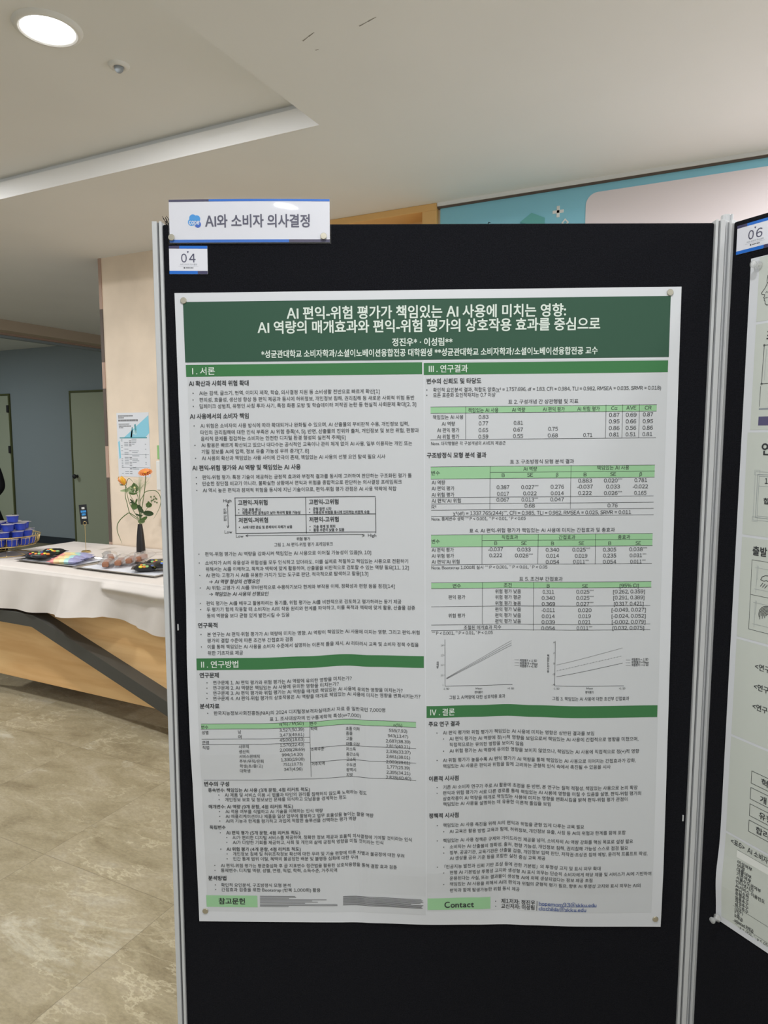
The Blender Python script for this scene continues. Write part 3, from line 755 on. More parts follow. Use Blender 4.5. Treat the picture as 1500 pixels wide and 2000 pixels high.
('paragraph_7', 'AI 제품 및 서비스 이용 시 법률과 타인의 권리를 침해하지 않도록 노력하는 정도', 0.0609, 0.332, 0.9359, 0.0088, 'r', 'ink'),
('paragraph_7', '개인정보 보호 및 정보보안 문제를 의식하고 오남용을 경계하는 정도', 0.0612, 0.2929, 0.9452, 0.0088, 'r', 'ink'),
('paragraph_7', '매개변수: AI 역량 (9개 문항, 4점 리커트 척도)', 0.0291, 0.1906, 0.9596, 0.0088, 'm', 'ink'),
('paragraph_7', 'AI 적용 여부를 식별하고 AI 기술을 이해하는 인식 역량', 0.0608, 0.2474, 0.9695, 0.0088, 'r', 'ink'),
('paragraph_7', 'AI 애플리케이션이나 제품을 일상 업무에 활용하고 업무 효율성을 높이는 활용 역량', 0.0607, 0.3444, 0.9795, 0.0088, 'r', 'ink'),
('paragraph_7', 'AI의 기능과 한계를 평가하고 과업에 적합한 솔루션을 선택하는 평가 역량', 0.0606, 0.3111, 0.9891, 0.0088, 'r', 'ink'),
('paragraph_7', '독립변수', 0.0289, 0.0597, 1.0023, 0.0088, 'm', 'ink'),
('paragraph_7', 'AI 편익 평가 (5개 문항, 4점 리커트 척도)', 0.0604, 0.2027, 1.0136, 0.0088, 'm', 'ink'),
('paragraph_7', 'AI가 편리한 디지털 서비스를 제공하며, 정확한 정보 제공과 효율적 의사결정에 기여할 것이라는 인식', 0.0721, 0.4171, 1.0235, 0.0088, 'r', 'ink'),
('paragraph_7', 'AI가 다양한 기회를 제공하고, 사회 및 개인의 삶에 긍정적 영향을 미칠 것이라는 인식', 0.0723, 0.3626, 1.0335, 0.0088, 'r', 'ink'),
('paragraph_7', 'AI 위험 평가 (4개 문항, 4점 리커트 척도)', 0.0597, 0.2031, 1.0473, 0.0088, 'm', 'ink'),
('paragraph_7', '개인정보 침해 및 허위조작정보 확산에 대한 우려 및 기술 편향에 따른 차별과 불공정에 대한 우려', 0.0718, 0.4025, 1.0572, 0.0088, 'r', 'ink'),
('paragraph_7', '인간 통제 범위 이탈, 혜택의 불공정한 배분 및 불평등 심화에 대한 우려', 0.0717, 0.3131, 1.0672, 0.0088, 'r', 'ink'),
('paragraph_7', 'AI 편익-위험 평가는 평균중심화 후 곱 지표변수 접근법을 활용한 상호작용항을 통해 결합 효과 검증', 0.0471, 0.3884, 1.0816, 0.0088, 'r', 'ink'),
('paragraph_7', '통제변수: 디지털 역량, 성별, 연령, 직업, 학력, 소득수준, 거주지역', 0.0469, 0.2723, 1.0918, 0.0088, 'r', 'ink'),
('paragraph_8', '분석방법', 0.0214, 0.0568, 1.1083, 0.0107, 'b', 'ink'),
('paragraph_8', '확인적 요인분석, 구조방정식 모형 분석', 0.0459, 0.1812, 1.1227, 0.0088, 'r', 'ink'),
('paragraph_8', '간접효과 검증을 위한 Bootstrap (반복 1,000회) 활용', 0.0461, 0.2394, 1.1325, 0.0088, 'r', 'ink'),
('reference_box', '참고문헌', 0.0396, 0.0915, 1.1564, 0.014, 'b', 'ink'),
('paragraph_9', '변수의 신뢰도 및 타당도', 0.4493, 0.5474, 0.1602, 0.0107, 'b', 'ink'),
('paragraph_9', '확인적 요인분석 결과, 적합도 양호(χ² = 1757.696, df = 183, CFI = 0.984, TLI = 0.982, RMSEA = 0.035, SRMR = 0.018)', 0.4609, 0.869, 0.1758, 0.0088, 'r', 'ink'),
('paragraph_9', '모든 표준화 요인적재치는 0.7 이상', 0.4609, 0.573, 0.1852, 0.0088, 'r', 'ink'),
('data_table_2', '표 2. 구성개념 간 상관행렬 및 지표', 0.5961, 0.7216, 0.1982, 0.0088, 'r', 'ink'),
('data_table_2', '책임있는 AI 사용', 0.524, 0.5784, 0.2127, 0.0088, 'r', 'ink'),
('data_table_2', 'AI 역량', 0.6027, 0.6266, 0.2126, 0.0088, 'r', 'ink'),
('data_table_2', 'AI 편익 평가', 0.6582, 0.6977, 0.2122, 0.0088, 'r', 'ink'),
('data_table_2', 'AI 위험 평가', 0.72, 0.7604, 0.2119, 0.0088, 'r', 'ink'),
('data_table_2', 'Cα', 0.7809, 0.7919, 0.2116, 0.0088, 'r', 'ink'),
('data_table_2', 'AVE', 0.8078, 0.8256, 0.2112, 0.0088, 'r', 'ink'),
('data_table_2', 'CR', 0.8409, 0.8531, 0.2113, 0.0088, 'r', 'ink'),
('data_table_2', '책임있는 AI 사용', 0.4602, 0.5154, 0.2246, 0.0088, 'r', 'ink'),
('data_table_2', '0.83', 0.5428, 0.5606, 0.2248, 0.0092, 'r', 'ink'),
('data_table_2', '0.87', 0.7772, 0.7959, 0.2234, 0.0092, 'r', 'ink'),
('data_table_2', '0.69', 0.8072, 0.8265, 0.2234, 0.0092, 'r', 'ink'),
('data_table_2', '0.87', 0.8378, 0.8562, 0.2231, 0.0092, 'r', 'ink'),
('data_table_2', 'AI 역량', 0.4762, 0.5003, 0.2364, 0.0088, 'r', 'ink'),
('data_table_2', '0.77', 0.5431, 0.5601, 0.2364, 0.0092, 'r', 'ink'),
('data_table_2', '0.81', 0.6063, 0.6229, 0.2361, 0.0092, 'r', 'ink'),
('data_table_2', '0.95', 0.7772, 0.7962, 0.235, 0.0092, 'r', 'ink'),
('data_table_2', '0.66', 0.8075, 0.8262, 0.2353, 0.0092, 'r', 'ink'),
('data_table_2', '0.95', 0.8379, 0.8563, 0.2353, 0.0092, 'r', 'ink'),
('data_table_2', 'AI 편익 평가', 0.4678, 0.508, 0.248, 0.0088, 'r', 'ink'),
('data_table_2', '0.65', 0.5429, 0.5602, 0.2484, 0.0092, 'r', 'ink'),
('data_table_2', '0.67', 0.6058, 0.623, 0.2481, 0.0092, 'r', 'ink'),
('data_table_2', '0.75', 0.6685, 0.6857, 0.2474, 0.0092, 'r', 'ink'),
('data_table_2', '0.86', 0.7774, 0.7965, 0.2469, 0.0092, 'r', 'ink'),
('data_table_2', '0.56', 0.8075, 0.8265, 0.2469, 0.0092, 'r', 'ink'),
('data_table_2', '0.86', 0.8379, 0.8563, 0.2469, 0.0092, 'r', 'ink'),
('data_table_2', 'AI 위험 평가', 0.4678, 0.508, 0.2596, 0.0088, 'r', 'ink'),
('data_table_2', '0.59', 0.5426, 0.5605, 0.2601, 0.0092, 'r', 'ink'),
('data_table_2', '0.55', 0.6053, 0.6232, 0.2598, 0.0092, 'r', 'ink'),
('data_table_2', '0.68', 0.6677, 0.6859, 0.2591, 0.0092, 'r', 'ink'),
('data_table_2', '0.71', 0.7316, 0.7479, 0.259, 0.0092, 'r', 'ink'),
('data_table_2', '0.81', 0.7783, 0.7961, 0.2586, 0.0092, 'r', 'ink'),
('data_table_2', '0.51', 0.8078, 0.8262, 0.2586, 0.0092, 'r', 'ink'),
('data_table_2', '0.81', 0.8379, 0.856, 0.2585, 0.0092, 'r', 'ink'),
('data_table_2', 'Note. 대각행렬은 각 구성개념의 AVE의 제곱근', 0.4569, 0.5918, 0.2718, 0.0076, 'r', 'ink'),
('paragraph_10', '구조방정식 모형 분석 결과', 0.4491, 0.5573, 0.2931, 0.0107, 'b', 'ink'),
('data_table_3', '표 3. 구조방정식 모형 분석 결과', 0.6002, 0.7159, 0.306, 0.0088, 'r', 'ink'),
('data_table_3', '변수', 0.4571, 0.4726, 0.3254, 0.0088, 'r', 'ink'),
('data_table_3', 'AI 역량', 0.6244, 0.6491, 0.3192, 0.0088, 'r', 'ink'),
('data_table_3', '책임있는 AI 사용', 0.7574, 0.8158, 0.3184, 0.0088, 'r', 'ink'),
('data_table_3', 'B', 0.5855, 0.5908, 0.3304, 0.0088, 'r', 'ink'),
('data_table_3', 'SE', 0.6313, 0.6421, 0.3301, 0.0088, 'r', 'ink'),
('data_table_3', 'β', 0.6839, 0.6879, 0.3302, 0.0088, 'r', 'ink'),
('data_table_3', 'B', 0.7336, 0.7392, 0.3303, 0.0088, 'r', 'ink'),
('data_table_3', 'SE', 0.7815, 0.7923, 0.3301, 0.0088, 'r', 'ink'),
('data_table_3', 'β', 0.835, 0.8393, 0.3303, 0.0088, 'r', 'ink'),
('data_table_3', 'AI 역량', 0.4577, 0.4823, 0.3426, 0.0088, 'r', 'ink'),
('data_table_3', '0.883', 0.7239, 0.749, 0.3414, 0.0092, 'r', 'ink'),
('data_table_3', '0.020***', 0.7706, 0.8037, 0.3415, 0.0092, 'r', 'ink'),
('data_table_3', '0.781', 0.826, 0.8489, 0.3414, 0.0092, 'r', 'ink'),
('data_table_3', 'AI 편익 평가', 0.4576, 0.4991, 0.3535, 0.0088, 'r', 'ink'),
('data_table_3', '0.387', 0.5763, 0.5993, 0.3524, 0.0092, 'r', 'ink'),
('data_table_3', '0.027***', 0.621, 0.6523, 0.3525, 0.0092, 'r', 'ink'),
('data_table_3', '0.276', 0.6743, 0.6985, 0.3522, 0.0092, 'r', 'ink'),
('data_table_3', '-0.037', 0.7226, 0.7507, 0.3523, 0.0092, 'r', 'ink'),
('data_table_3', '0.033', 0.7749, 0.7997, 0.3527, 0.0092, 'r', 'ink'),
('data_table_3', '-0.022', 0.8232, 0.8508, 0.3529, 0.0092, 'r', 'ink'),
('data_table_3', 'AI 위험 평가', 0.4576, 0.4991, 0.365, 0.0088, 'r', 'ink'),
('data_table_3', '0.017', 0.577, 0.5988, 0.3643, 0.0092, 'r', 'ink'),
('data_table_3', '0.022', 0.6246, 0.6491, 0.364, 0.0092, 'r', 'ink'),
('data_table_3', '0.014', 0.6748, 0.6983, 0.3641, 0.0092, 'r', 'ink'),
('data_table_3', '0.222', 0.7243, 0.7488, 0.3641, 0.0092, 'r', 'ink'),
('data_table_3', '0.026***', 0.7711, 0.804, 0.3645, 0.0092, 'r', 'ink'),
('data_table_3', '0.165', 0.826, 0.8483, 0.3647, 0.0092, 'r', 'ink'),
('data_table_3', 'AI 편익*AI 위험', 0.4576, 0.511, 0.376, 0.0088, 'r', 'ink'),
('data_table_3', '0.067', 0.5761, 0.5992, 0.3753, 0.0092, 'r', 'ink'),
('data_table_3', '0.013***', 0.6216, 0.652, 0.3753, 0.0092, 'r', 'ink'),
('data_table_3', '0.047', 0.674, 0.6988, 0.3753, 0.0092, 'r', 'ink'),
('data_table_3', 'R²', 0.4575, 0.4663, 0.3873, 0.0088, 'r', 'ink'),
('data_table_3', '0.68', 0.6273, 0.6459, 0.3866, 0.0092, 'r', 'ink'),
('data_table_3', '0.76', 0.7781, 0.7965, 0.3871, 0.0092, 'r', 'ink'),
('data_table_3', 'χ²(df) = 1337.765(244)***, CFI = 0.985, TLI = 0.982, RMSEA = 0.025, SRMR = 0.011', 0.4966, 0.8214, 0.3996, 0.0092, 'r', 'ink'),
('data_table_3', 'Note. 통제변수 생략 *** P < 0.001, ** P < 0.01, * P < 0.05', 0.4572, 0.6297, 0.4096, 0.0076, 'r', 'ink'),
('data_table_4', '표 4. AI 편익-위험 평가가 책임있는 AI 사용에 미치는 간접효과 및 총효과', 0.5267, 0.7924, 0.4318, 0.0088, 'r', 'ink'),
('data_table_4', '변수', 0.4573, 0.4721, 0.451, 0.0088, 'r', 'ink'),
('data_table_4', '직접효과', 0.586, 0.616, 0.4444, 0.0088, 'r', 'ink'),
('data_table_4', '간접효과', 0.6902, 0.7203, 0.4448, 0.0088, 'r', 'ink'),
('data_table_4', '총효과', 0.7983, 0.8208, 0.4453, 0.0088, 'r', 'ink'),
('data_table_4', 'B', 0.5729, 0.5779, 0.4554, 0.0088, 'r', 'ink'),
('data_table_4', 'SE', 0.6217, 0.632, 0.4557, 0.0088, 'r', 'ink'),
('data_table_4', 'B', 0.6766, 0.6819, 0.4565, 0.0088, 'r', 'ink'),
('data_table_4', 'SE', 0.7264, 0.7367, 0.4563, 0.0088, 'r', 'ink'),
('data_table_4', 'B', 0.781, 0.7863, 0.4568, 0.0088, 'r', 'ink'),
('data_table_4', 'SE', 0.8307, 0.8407, 0.4569, 0.0088, 'r', 'ink'),
('data_table_4', 'AI 편익 평가', 0.4573, 0.4981, 0.4669, 0.0088, 'r', 'ink'),
('data_table_4', '-0.037', 0.5613, 0.5887, 0.4667, 0.0092, 'r', 'ink'),
('data_table_4', '0.033', 0.6147, 0.6393, 0.4675, 0.0092, 'r', 'ink'),
('data_table_4', '0.340', 0.6668, 0.6914, 0.4682, 0.0092, 'r', 'ink'),
('data_table_4', '0.025***', 0.7153, 0.7478, 0.468, 0.0092, 'r', 'ink'),
('data_table_4', '0.305', 0.7715, 0.7956, 0.4684, 0.0092, 'r', 'ink'),
('data_table_4', '0.038***', 0.8194, 0.8523, 0.4682, 0.0092, 'r', 'ink'),
('data_table_4', 'AI 위험 평가', 0.4572, 0.4984, 0.478, 0.0088, 'r', 'ink'),
('data_table_4', '0.222', 0.5635, 0.5872, 0.4782, 0.0092, 'r', 'ink'),
('data_table_4', '0.026***', 0.6107, 0.6435, 0.4787, 0.0092, 'r', 'ink'),
('data_table_4', '0.014', 0.6679, 0.6912, 0.4793, 0.0092, 'r', 'ink'),
('data_table_4', '0.019', 0.7201, 0.7429, 0.4794, 0.0092, 'r', 'ink'),
('data_table_4', '0.235', 0.7717, 0.7958, 0.4795, 0.0092, 'r', 'ink'),
('data_table_4', '0.031***', 0.8206, 0.851, 0.4796, 0.0092, 'r', 'ink'),
('data_table_4', 'AI 편익*AI 위험', 0.4572, 0.5085, 0.4891, 0.0088, 'r', 'ink'),
('data_table_4', '0.054', 0.6671, 0.6917, 0.4907, 0.0092, 'r', 'ink'),
('data_table_4', '0.011***', 0.7172, 0.7459, 0.4904, 0.0092, 'r', 'ink'),
('data_table_4', '0.054', 0.7716, 0.7961, 0.4909, 0.0092, 'r', 'ink'),
('data_table_4', '0.011***', 0.8218, 0.85, 0.491, 0.0092, 'r', 'ink'),
('data_table_4', 'Note. Bootstrap 1,000회 실시 *** P < 0.001, ** P < 0.01, * P < 0.05', 0.4568, 0.6703, 0.5, 0.0076, 'r', 'ink'),
('data_table_5', '표 5. 조건부 간접효과', 0.619, 0.6987, 0.5224, 0.0088, 'r', 'ink'),
('data_table_5', '변수', 0.4962, 0.5111, 0.5343, 0.0088, 'r', 'ink'),
('data_table_5', '조건', 0.5905, 0.6053, 0.5342, 0.0088, 'r', 'ink'),
('data_table_5', 'B', 0.6698, 0.6751, 0.5354, 0.0088, 'r', 'ink'),
('data_table_5', 'SE', 0.7342, 0.7449, 0.5357, 0.0088, 'r', 'ink'),
('data_table_5', '[95% CI]', 0.8034, 0.8386, 0.5356, 0.0092, 'r', 'ink'),
('data_table_5', '위험 평가 낮음', 0.5747, 0.6223, 0.5458, 0.0088, 'r', 'ink'),
('data_table_5', '0.311', 0.6622, 0.6831, 0.5465, 0.0092, 'r', 'ink'),
('data_table_5', '0.025***', 0.7237, 0.7558, 0.5464, 0.0092, 'r', 'ink'),
('data_table_5', '[0.262, 0.359]', 0.7917, 0.8503, 0.5467, 0.0092, 'r', 'ink'),
('data_table_5', '편익 평가', 0.488, 0.5193, 0.5556, 0.0088, 'r', 'ink'),
('data_table_5', '위험 평가 평균', 0.5748, 0.6224, 0.5567, 0.0088, 'r', 'ink'),
('data_table_5', '0.340', 0.6607, 0.6851, 0.5581, 0.0092, 'r', 'ink'),
('data_table_5', '0.025***', 0.7239, 0.756, 0.5579, 0.0092, 'r', 'ink'),
('data_table_5', '[0.291, 0.389]', 0.7922, 0.8496, 0.5578, 0.0092, 'r', 'ink'),
('data_table_5', '위험 평가 높음', 0.5748, 0.6225, 0.568, 0.0088, 'r', 'ink'),
('data_table_5', '0.369', 0.6609, 0.6853, 0.5693, 0.0092, 'r', 'ink'),
('data_table_5', '0.027***', 0.7241, 0.7558, 0.569, 0.0092, 'r', 'ink'),
('data_table_5', '[0.317, 0.421]', 0.7934, 0.8483, 0.5693, 0.0092, 'r', 'ink'),
('data_table_5', '편익 평가 낮음', 0.5749, 0.6226, 0.5796, 0.0088, 'r', 'ink'),
('data_table_5', '-0.011', 0.6607, 0.6851, 0.5808, 0.0092, 'r', 'ink'),
('data_table_5', '0.020', 0.7273, 0.7522, 0.5808, 0.0092, 'r', 'ink'),
('data_table_5', '[-0.049, 0.027]', 0.7894, 0.8527, 0.5807, 0.0092, 'r', 'ink'),
('data_table_5', '위험 평가', 0.4879, 0.5193, 0.5902, 0.0088, 'r', 'ink'),
('data_table_5', '편익 평가 낮음', 0.5749, 0.6227, 0.5909, 0.0088, 'r', 'ink'),
('data_table_5', '0.014', 0.6611, 0.6849, 0.5923, 0.0092, 'r', 'ink'),
('data_table_5', '0.019', 0.7281, 0.7511, 0.5919, 0.0092, 'r', 'ink'),
('data_table_5', '[-0.024, 0.052]', 0.7896, 0.8526, 0.5921, 0.0092, 'r', 'ink'),
('data_table_5', '편익 평가 낮음', 0.575, 0.6228, 0.6019, 0.0088, 'r', 'ink'),
('data_table_5', '0.039', 0.6609, 0.6853, 0.6032, 0.0092, 'r', 'ink'),
('data_table_5', '0.021', 0.7278, 0.7509, 0.603, 0.0092, 'r', 'ink'),
('data_table_5', '[-0.002, 0.079]', 0.7901, 0.8525, 0.6032, 0.0092, 'r', 'ink'),
('data_table_5', '조절된 매개효과 지수', 0.5164, 0.5863, 0.6129, 0.0088, 'r', 'ink'),
('data_table_5', '0.054', 0.6603, 0.6854, 0.6148, 0.0092, 'r', 'ink'),
('data_table_5', '0.011***', 0.7251, 0.7541, 0.6141, 0.0092, 'r', 'ink'),
('data_table_5', '[0.032, 0.075]', 0.7915, 0.8502, 0.6144, 0.0092, 'r', 'ink'),
('data_table_5', '*** P < 0.001, ** P < 0.01, * P < 0.05', 0.457, 0.5706, 0.6229, 0.008, 'r', 'ink'),
('line_chart_1', '1.4', 0.4734, 0.4785, 0.6456, 0.0047, 'r', 'ink'),
('line_chart_1', '1.3', 0.4733, 0.4784, 0.6646, 0.0047, 'r', 'ink'),
('line_chart_1', '1.2', 0.4732, 0.4784, 0.683, 0.0047, 'r', 'ink'),
('line_chart_1', '1.1', 0.4732, 0.4783, 0.7022, 0.0047, 'r', 'ink'),
('line_chart_1', '1', 0.4767, 0.4783, 0.7209, 0.0047, 'r', 'ink'),
('line_chart_1', '-1 SD', 0.478, 0.4892, 0.7284, 0.0047, 'r', 'ink'),
('line_chart_1', 'Mean', 0.5389, 0.5508, 0.7291, 0.0047, 'r', 'ink'),
('line_chart_1', '+1 SD', 0.5993, 0.6111, 0.7306, 0.0047, 'r', 'ink'),
('line_chart_1', '편익평가', 0.537, 0.5524, 0.7363, 0.0054, 'm', 'ink'),
('line_chart_1', 'AI', 0.4656, 0.4694, 0.6777, 0.005, 'm', 'ink'),
('line_chart_1', '역', 0.4656, 0.4694, 0.6822, 0.005, 'm', 'ink'),
('line_chart_1', '량', 0.4656, 0.4694, 0.6868, 0.005, 'm', 'ink'),
('line_chart_1', '위험평가 = -1 SD', 0.6213, 0.6527, 0.6762, 0.0056, 'm', 'ink'),
('line_chart_1', '위험평가 = Mean', 0.6213, 0.6543, 0.6818, 0.0056, 'm', 'ink'),
('line_chart_1', '위험평가 = +1 SD', 0.6214, 0.6535, 0.687, 0.0056, 'm', 'ink'),
('line_chart_1', '그림 2. AI역량에 대한 상호작용 효과', 0.4891, 0.595, 0.7453, 0.0082, 'r', 'ink'),
('line_chart_2', '.4', 0.6822, 0.6847, 0.6411, 0.0047, 'r', 'ink'),
('line_chart_2', '.2', 0.6824, 0.6849, 0.661, 0.0047, 'r', 'ink'),
('line_chart_2', '0', 0.6832, 0.6851, 0.681, 0.0047, 'r', 'ink'),
('line_chart_2', '-.2', 0.681, 0.6854, 0.7012, 0.0047, 'r', 'ink'),
('line_chart_2', '-.4', 0.6806, 0.6856, 0.7213, 0.0047, 'r', 'ink'),
('line_chart_2', '-1 SD', 0.6839, 0.6948, 0.7284, 0.0047, 'r', 'ink'),
('line_chart_2', 'Mean', 0.7446, 0.7567, 0.7274, 0.0047, 'r', 'ink'),
('line_chart_2', '+1 SD', 0.8057, 0.8176, 0.7282, 0.0047, 'r', 'ink'),
('line_chart_2', '편익평가', 0.7428, 0.7581, 0.7348, 0.0054, 'm', 'ink'),
('line_chart_2', '책', 0.6715, 0.6752, 0.6664, 0.005, 'm', 'ink'),
('line_chart_2', '임', 0.6715, 0.6753, 0.6713, 0.005, 'm', 'ink'),
('line_chart_2', '있', 0.6716, 0.6753, 0.6761, 0.005, 'm', 'ink'),
('line_chart_2', '는', 0.6717, 0.6754, 0.6813, 0.005, 'm', 'ink'),
('line_chart_2', 'AI', 0.6717, 0.6755, 0.6862, 0.005, 'm', 'ink'),
('line_chart_2', '사', 0.6718, 0.6755, 0.691, 0.005, 'm', 'ink'),
('line_chart_2', '용', 0.6718, 0.6756, 0.6962, 0.005, 'm', 'ink'),
('line_chart_2', '위험평가 = -1 SD', 0.8282, 0.8592, 0.6739, 0.0056, 'm', 'ink'),
('line_chart_2', '위험평가 = Mean', 0.8283, 0.8602, 0.6791, 0.0056, 'm', 'ink'),
('line_chart_2', '위험평가 = +1 SD', 0.8284, 0.8601, 0.6842, 0.0056, 'm', 'ink'),
('line_chart_2', '그림 3. 책임있는 AI 사용에 대한 조건부 간접효과', 0.6819, 0.8251, 0.7473, 0.0085, 'r', 'ink'),
('section_heading_4', 'Ⅳ . 결론', 0.4534, 0.4994, 0.773, 0.0148, 'm', 'white'),
('paragraph_11', '주요 연구 결과', 0.4502, 0.5091, 0.7956, 0.0107, 'b', 'ink'),
('paragraph_11', 'AI 편익 평가와 위험 평가가 책임있는 AI 사용에 미치는 영향은 상반된 결과를 보임', 0.4771, 0.7603, 0.8129, 0.0088, 'r', 'ink'),
('paragraph_11', 'AI 편익 평가는 AI 역량에 정(+)적 영향을 보임으로써 책임있는 AI 사용에 간접적으로 영향을 미쳤으며,', 0.4894, 0.8447, 0.8249, 0.0088, 'r', 'ink'),
('paragraph_11', '직접적으로는 유의한 영향을 보이지 않음', 0.4897, 0.6297, 0.8365, 0.0088, 'r', 'ink'),
('paragraph_11', 'AI 위험 평가는 AI 역량에 유의한 영향을 보이지 않았으나, 책임있는 AI 사용에 직접적으로 정(+)적 영향', 0.4897, 0.8466, 0.8484, 0.0088, 'r', 'ink'),
('paragraph_11', 'AI 위험 평가가 높을수록 AI 편익 평가가 AI 역량을 통해 책임있는 AI 사용으로 이어지는 간접효과가 강화,', 0.477, 0.8405, 0.8662, 0.0088, 'r', 'ink'),
('paragraph_11', '책임있는 AI 사용은 편익과 위험을 함께 고려하는 균형적 인식 속에서 촉진될 수 있음을 시사', 0.477, 0.7929, 0.8777, 0.0088, 'r', 'ink'),
('paragraph_12', '이론적 시사점', 0.4504, 0.5068, 0.9014, 0.0107, 'b', 'ink'),
('paragraph_12', '기존 AI 소비자 연구가 주로 AI 활용에 초점을 둔 반면, 본 연구는 질적 적절성, 책임있는 사용으로 논의 확장', 0.4772, 0.8454, 0.9187, 0.0088, 'r', 'ink'),
('paragraph_12', '편익과 위험 평가가 서로 다른 경로를 통해 책임있는 AI 사용에 영향을 미칠 수 있음을 설명, 편익-위험 평가의', 0.4768, 0.8522, 0.9301, 0.0088, 'r', 'ink'),
('paragraph_12', '상호작용이 AI 역량을 매개로 책임있는 사용에 미치는 영향을 변화시킴을 밝혀 편익-위험 평가 관점이', 0.4768, 0.8266, 0.9412, 0.0088, 'r', 'ink'),
('paragraph_12', '책임있는 AI 사용을 설명하는 데 유용한 이론적 틀임을 보임', 0.4771, 0.6819, 0.952, 0.0088, 'r', 'ink'),
('paragraph_13', '정책적 시사점', 0.4501, 0.5069, 0.9743, 0.0107, 'b', 'ink'),
('paragraph_13', '책임있는 AI 사용 촉진을 위해 AI의 편익과 위험을 균형 있게 다루는 교육 필요', 0.4771, 0.7448, 0.9939, 0.0088, 'r', 'ink'),
('paragraph_13', 'AI 교육은 활용 방법 교육과 함께, 허위정보, 개인정보 유출, 사칭 등 AI의 위험과 한계를 함께 포함', 0.4895, 0.8247, 1.0067, 0.0088, 'r', 'ink'),
('paragraph_13', '책임있는 AI 사용 정책은 규제와 가이드라인 제공을 넘어, 소비자의 AI 역량 강화를 핵심 목표로 설정 필요', 0.4771, 0.8394, 1.0244, 0.0088, 'r', 'ink'),
('paragraph_13', '소비자는 AI 산출물의 정확성, 출처, 편향 가능성, 개인정보 침해, 권리침해 가능성 스스로 점검 필요', 0.4898, 0.8301, 1.0373, 0.0088, 'r', 'ink'),
('paragraph_13', '정부, 공공기관, 교육기관은 산출물 검증, 개인정보 입력 판단, 저작권·초상권 침해 예방, 윤리적 프롬프트 작성,', 0.4898, 0.8681, 1.049, 0.0088, 'r', 'ink'),
('paragraph_13', 'AI 생성물 공유 기준 등을 포함한 실천 중심 교육 제공', 0.4898, 0.6732, 1.0603, 0.0088, 'r', 'ink'),
('paragraph_13', '「인공지능 발전과 신뢰 기반 조성 등에 관한 기본법」의 투명성 고지 및 표시 의무 확대', 0.4799, 0.7782, 1.0769, 0.0088, 'r', 'ink'),
('paragraph_13', '현행 AI 기본법상 투명성 고지와 생성형 AI 표시 의무는 단순히 소비자에게 해당 제품 및 서비스가 AI에 기반하여', 0.4899, 0.8765, 1.0892, 0.0088, 'r', 'ink'),
('paragraph_13', '운용된다는 사실, 또는 결과물이 생성형 AI에 의해 생성되었다는 정보 제공 초점', 0.4899, 0.7631, 1.1012, 0.0088, 'r', 'ink'),
('paragraph_13', '책임있는 AI 사용을 위해서 AI의 편익과 위험의 균형적 평가 필요, 향후 AI 투명성 고지와 표시 의무는 AI의', 0.49, 0.8568, 1.1135, 0.0088, 'r', 'ink'),
('paragraph_13', '편익과 함께 발생가능한 위험 동시 제공', 0.4901, 0.6255, 1.1265, 0.0088, 'r', 'ink'),
('contact_box', 'Contact', 0.4799, 0.5373, 1.1565, 0.016, 'b', 'ink'),
('contact_box', '제1저자: 정진우 |', 0.5904, 0.6598, 1.152, 0.0105, 'm', 'ink'),
('contact_box', '교신저자: 이성림 |', 0.5904, 0.6593, 1.1621, 0.0105, 'm', 'ink'),
('contact_box', 'hopemom93@skku.edu', 0.6628, 0.7729, 1.1531, 0.0105, 'r', 'link'),
('contact_box', 'clothilda@skku.edu', 0.6626, 0.7533, 1.163, 0.0105, 'r', 'link')]
PRINT_RECT = [('title_band', 0.0148, 0.0158, 0.8813, 0.1221, 'deep'),
('column_background', 0.0176, 0.123, 0.4436, 1.1784, 'pale'),
('column_background', 0.4459, 0.1251, 0.8804, 1.1704, 'pale'),
('section_heading_1', 0.0156, 0.1265, 0.4412, 0.1476, 'green'),
('section_heading_3', 0.4442, 0.1279, 0.8803, 0.1489, 'green'),
('section_heading_2', 0.018, 0.6661, 0.4419, 0.6884, 'green'),
('data_table_1', 0.0221, 0.7924, 0.4265, 0.8025, 'light'),
('reference_box', 0.0158, 1.1449, 0.1157, 1.1691, 'light'),
('data_table_2', 0.4562, 0.2062, 0.8623, 0.2175, 'light'),
('data_table_3', 0.4562, 0.3142, 0.8621, 0.3366, 'light'),
('data_table_4', 0.4564, 0.4393, 0.8616, 0.4618, 'light'),
('data_table_5', 0.4564, 0.5284, 0.8615, 0.5392, 'light'),
('section_heading_4', 0.4465, 0.7612, 0.8791, 0.7838, 'green'),
('contact_box', 0.4472, 1.1427, 0.5695, 1.167, 'light')]
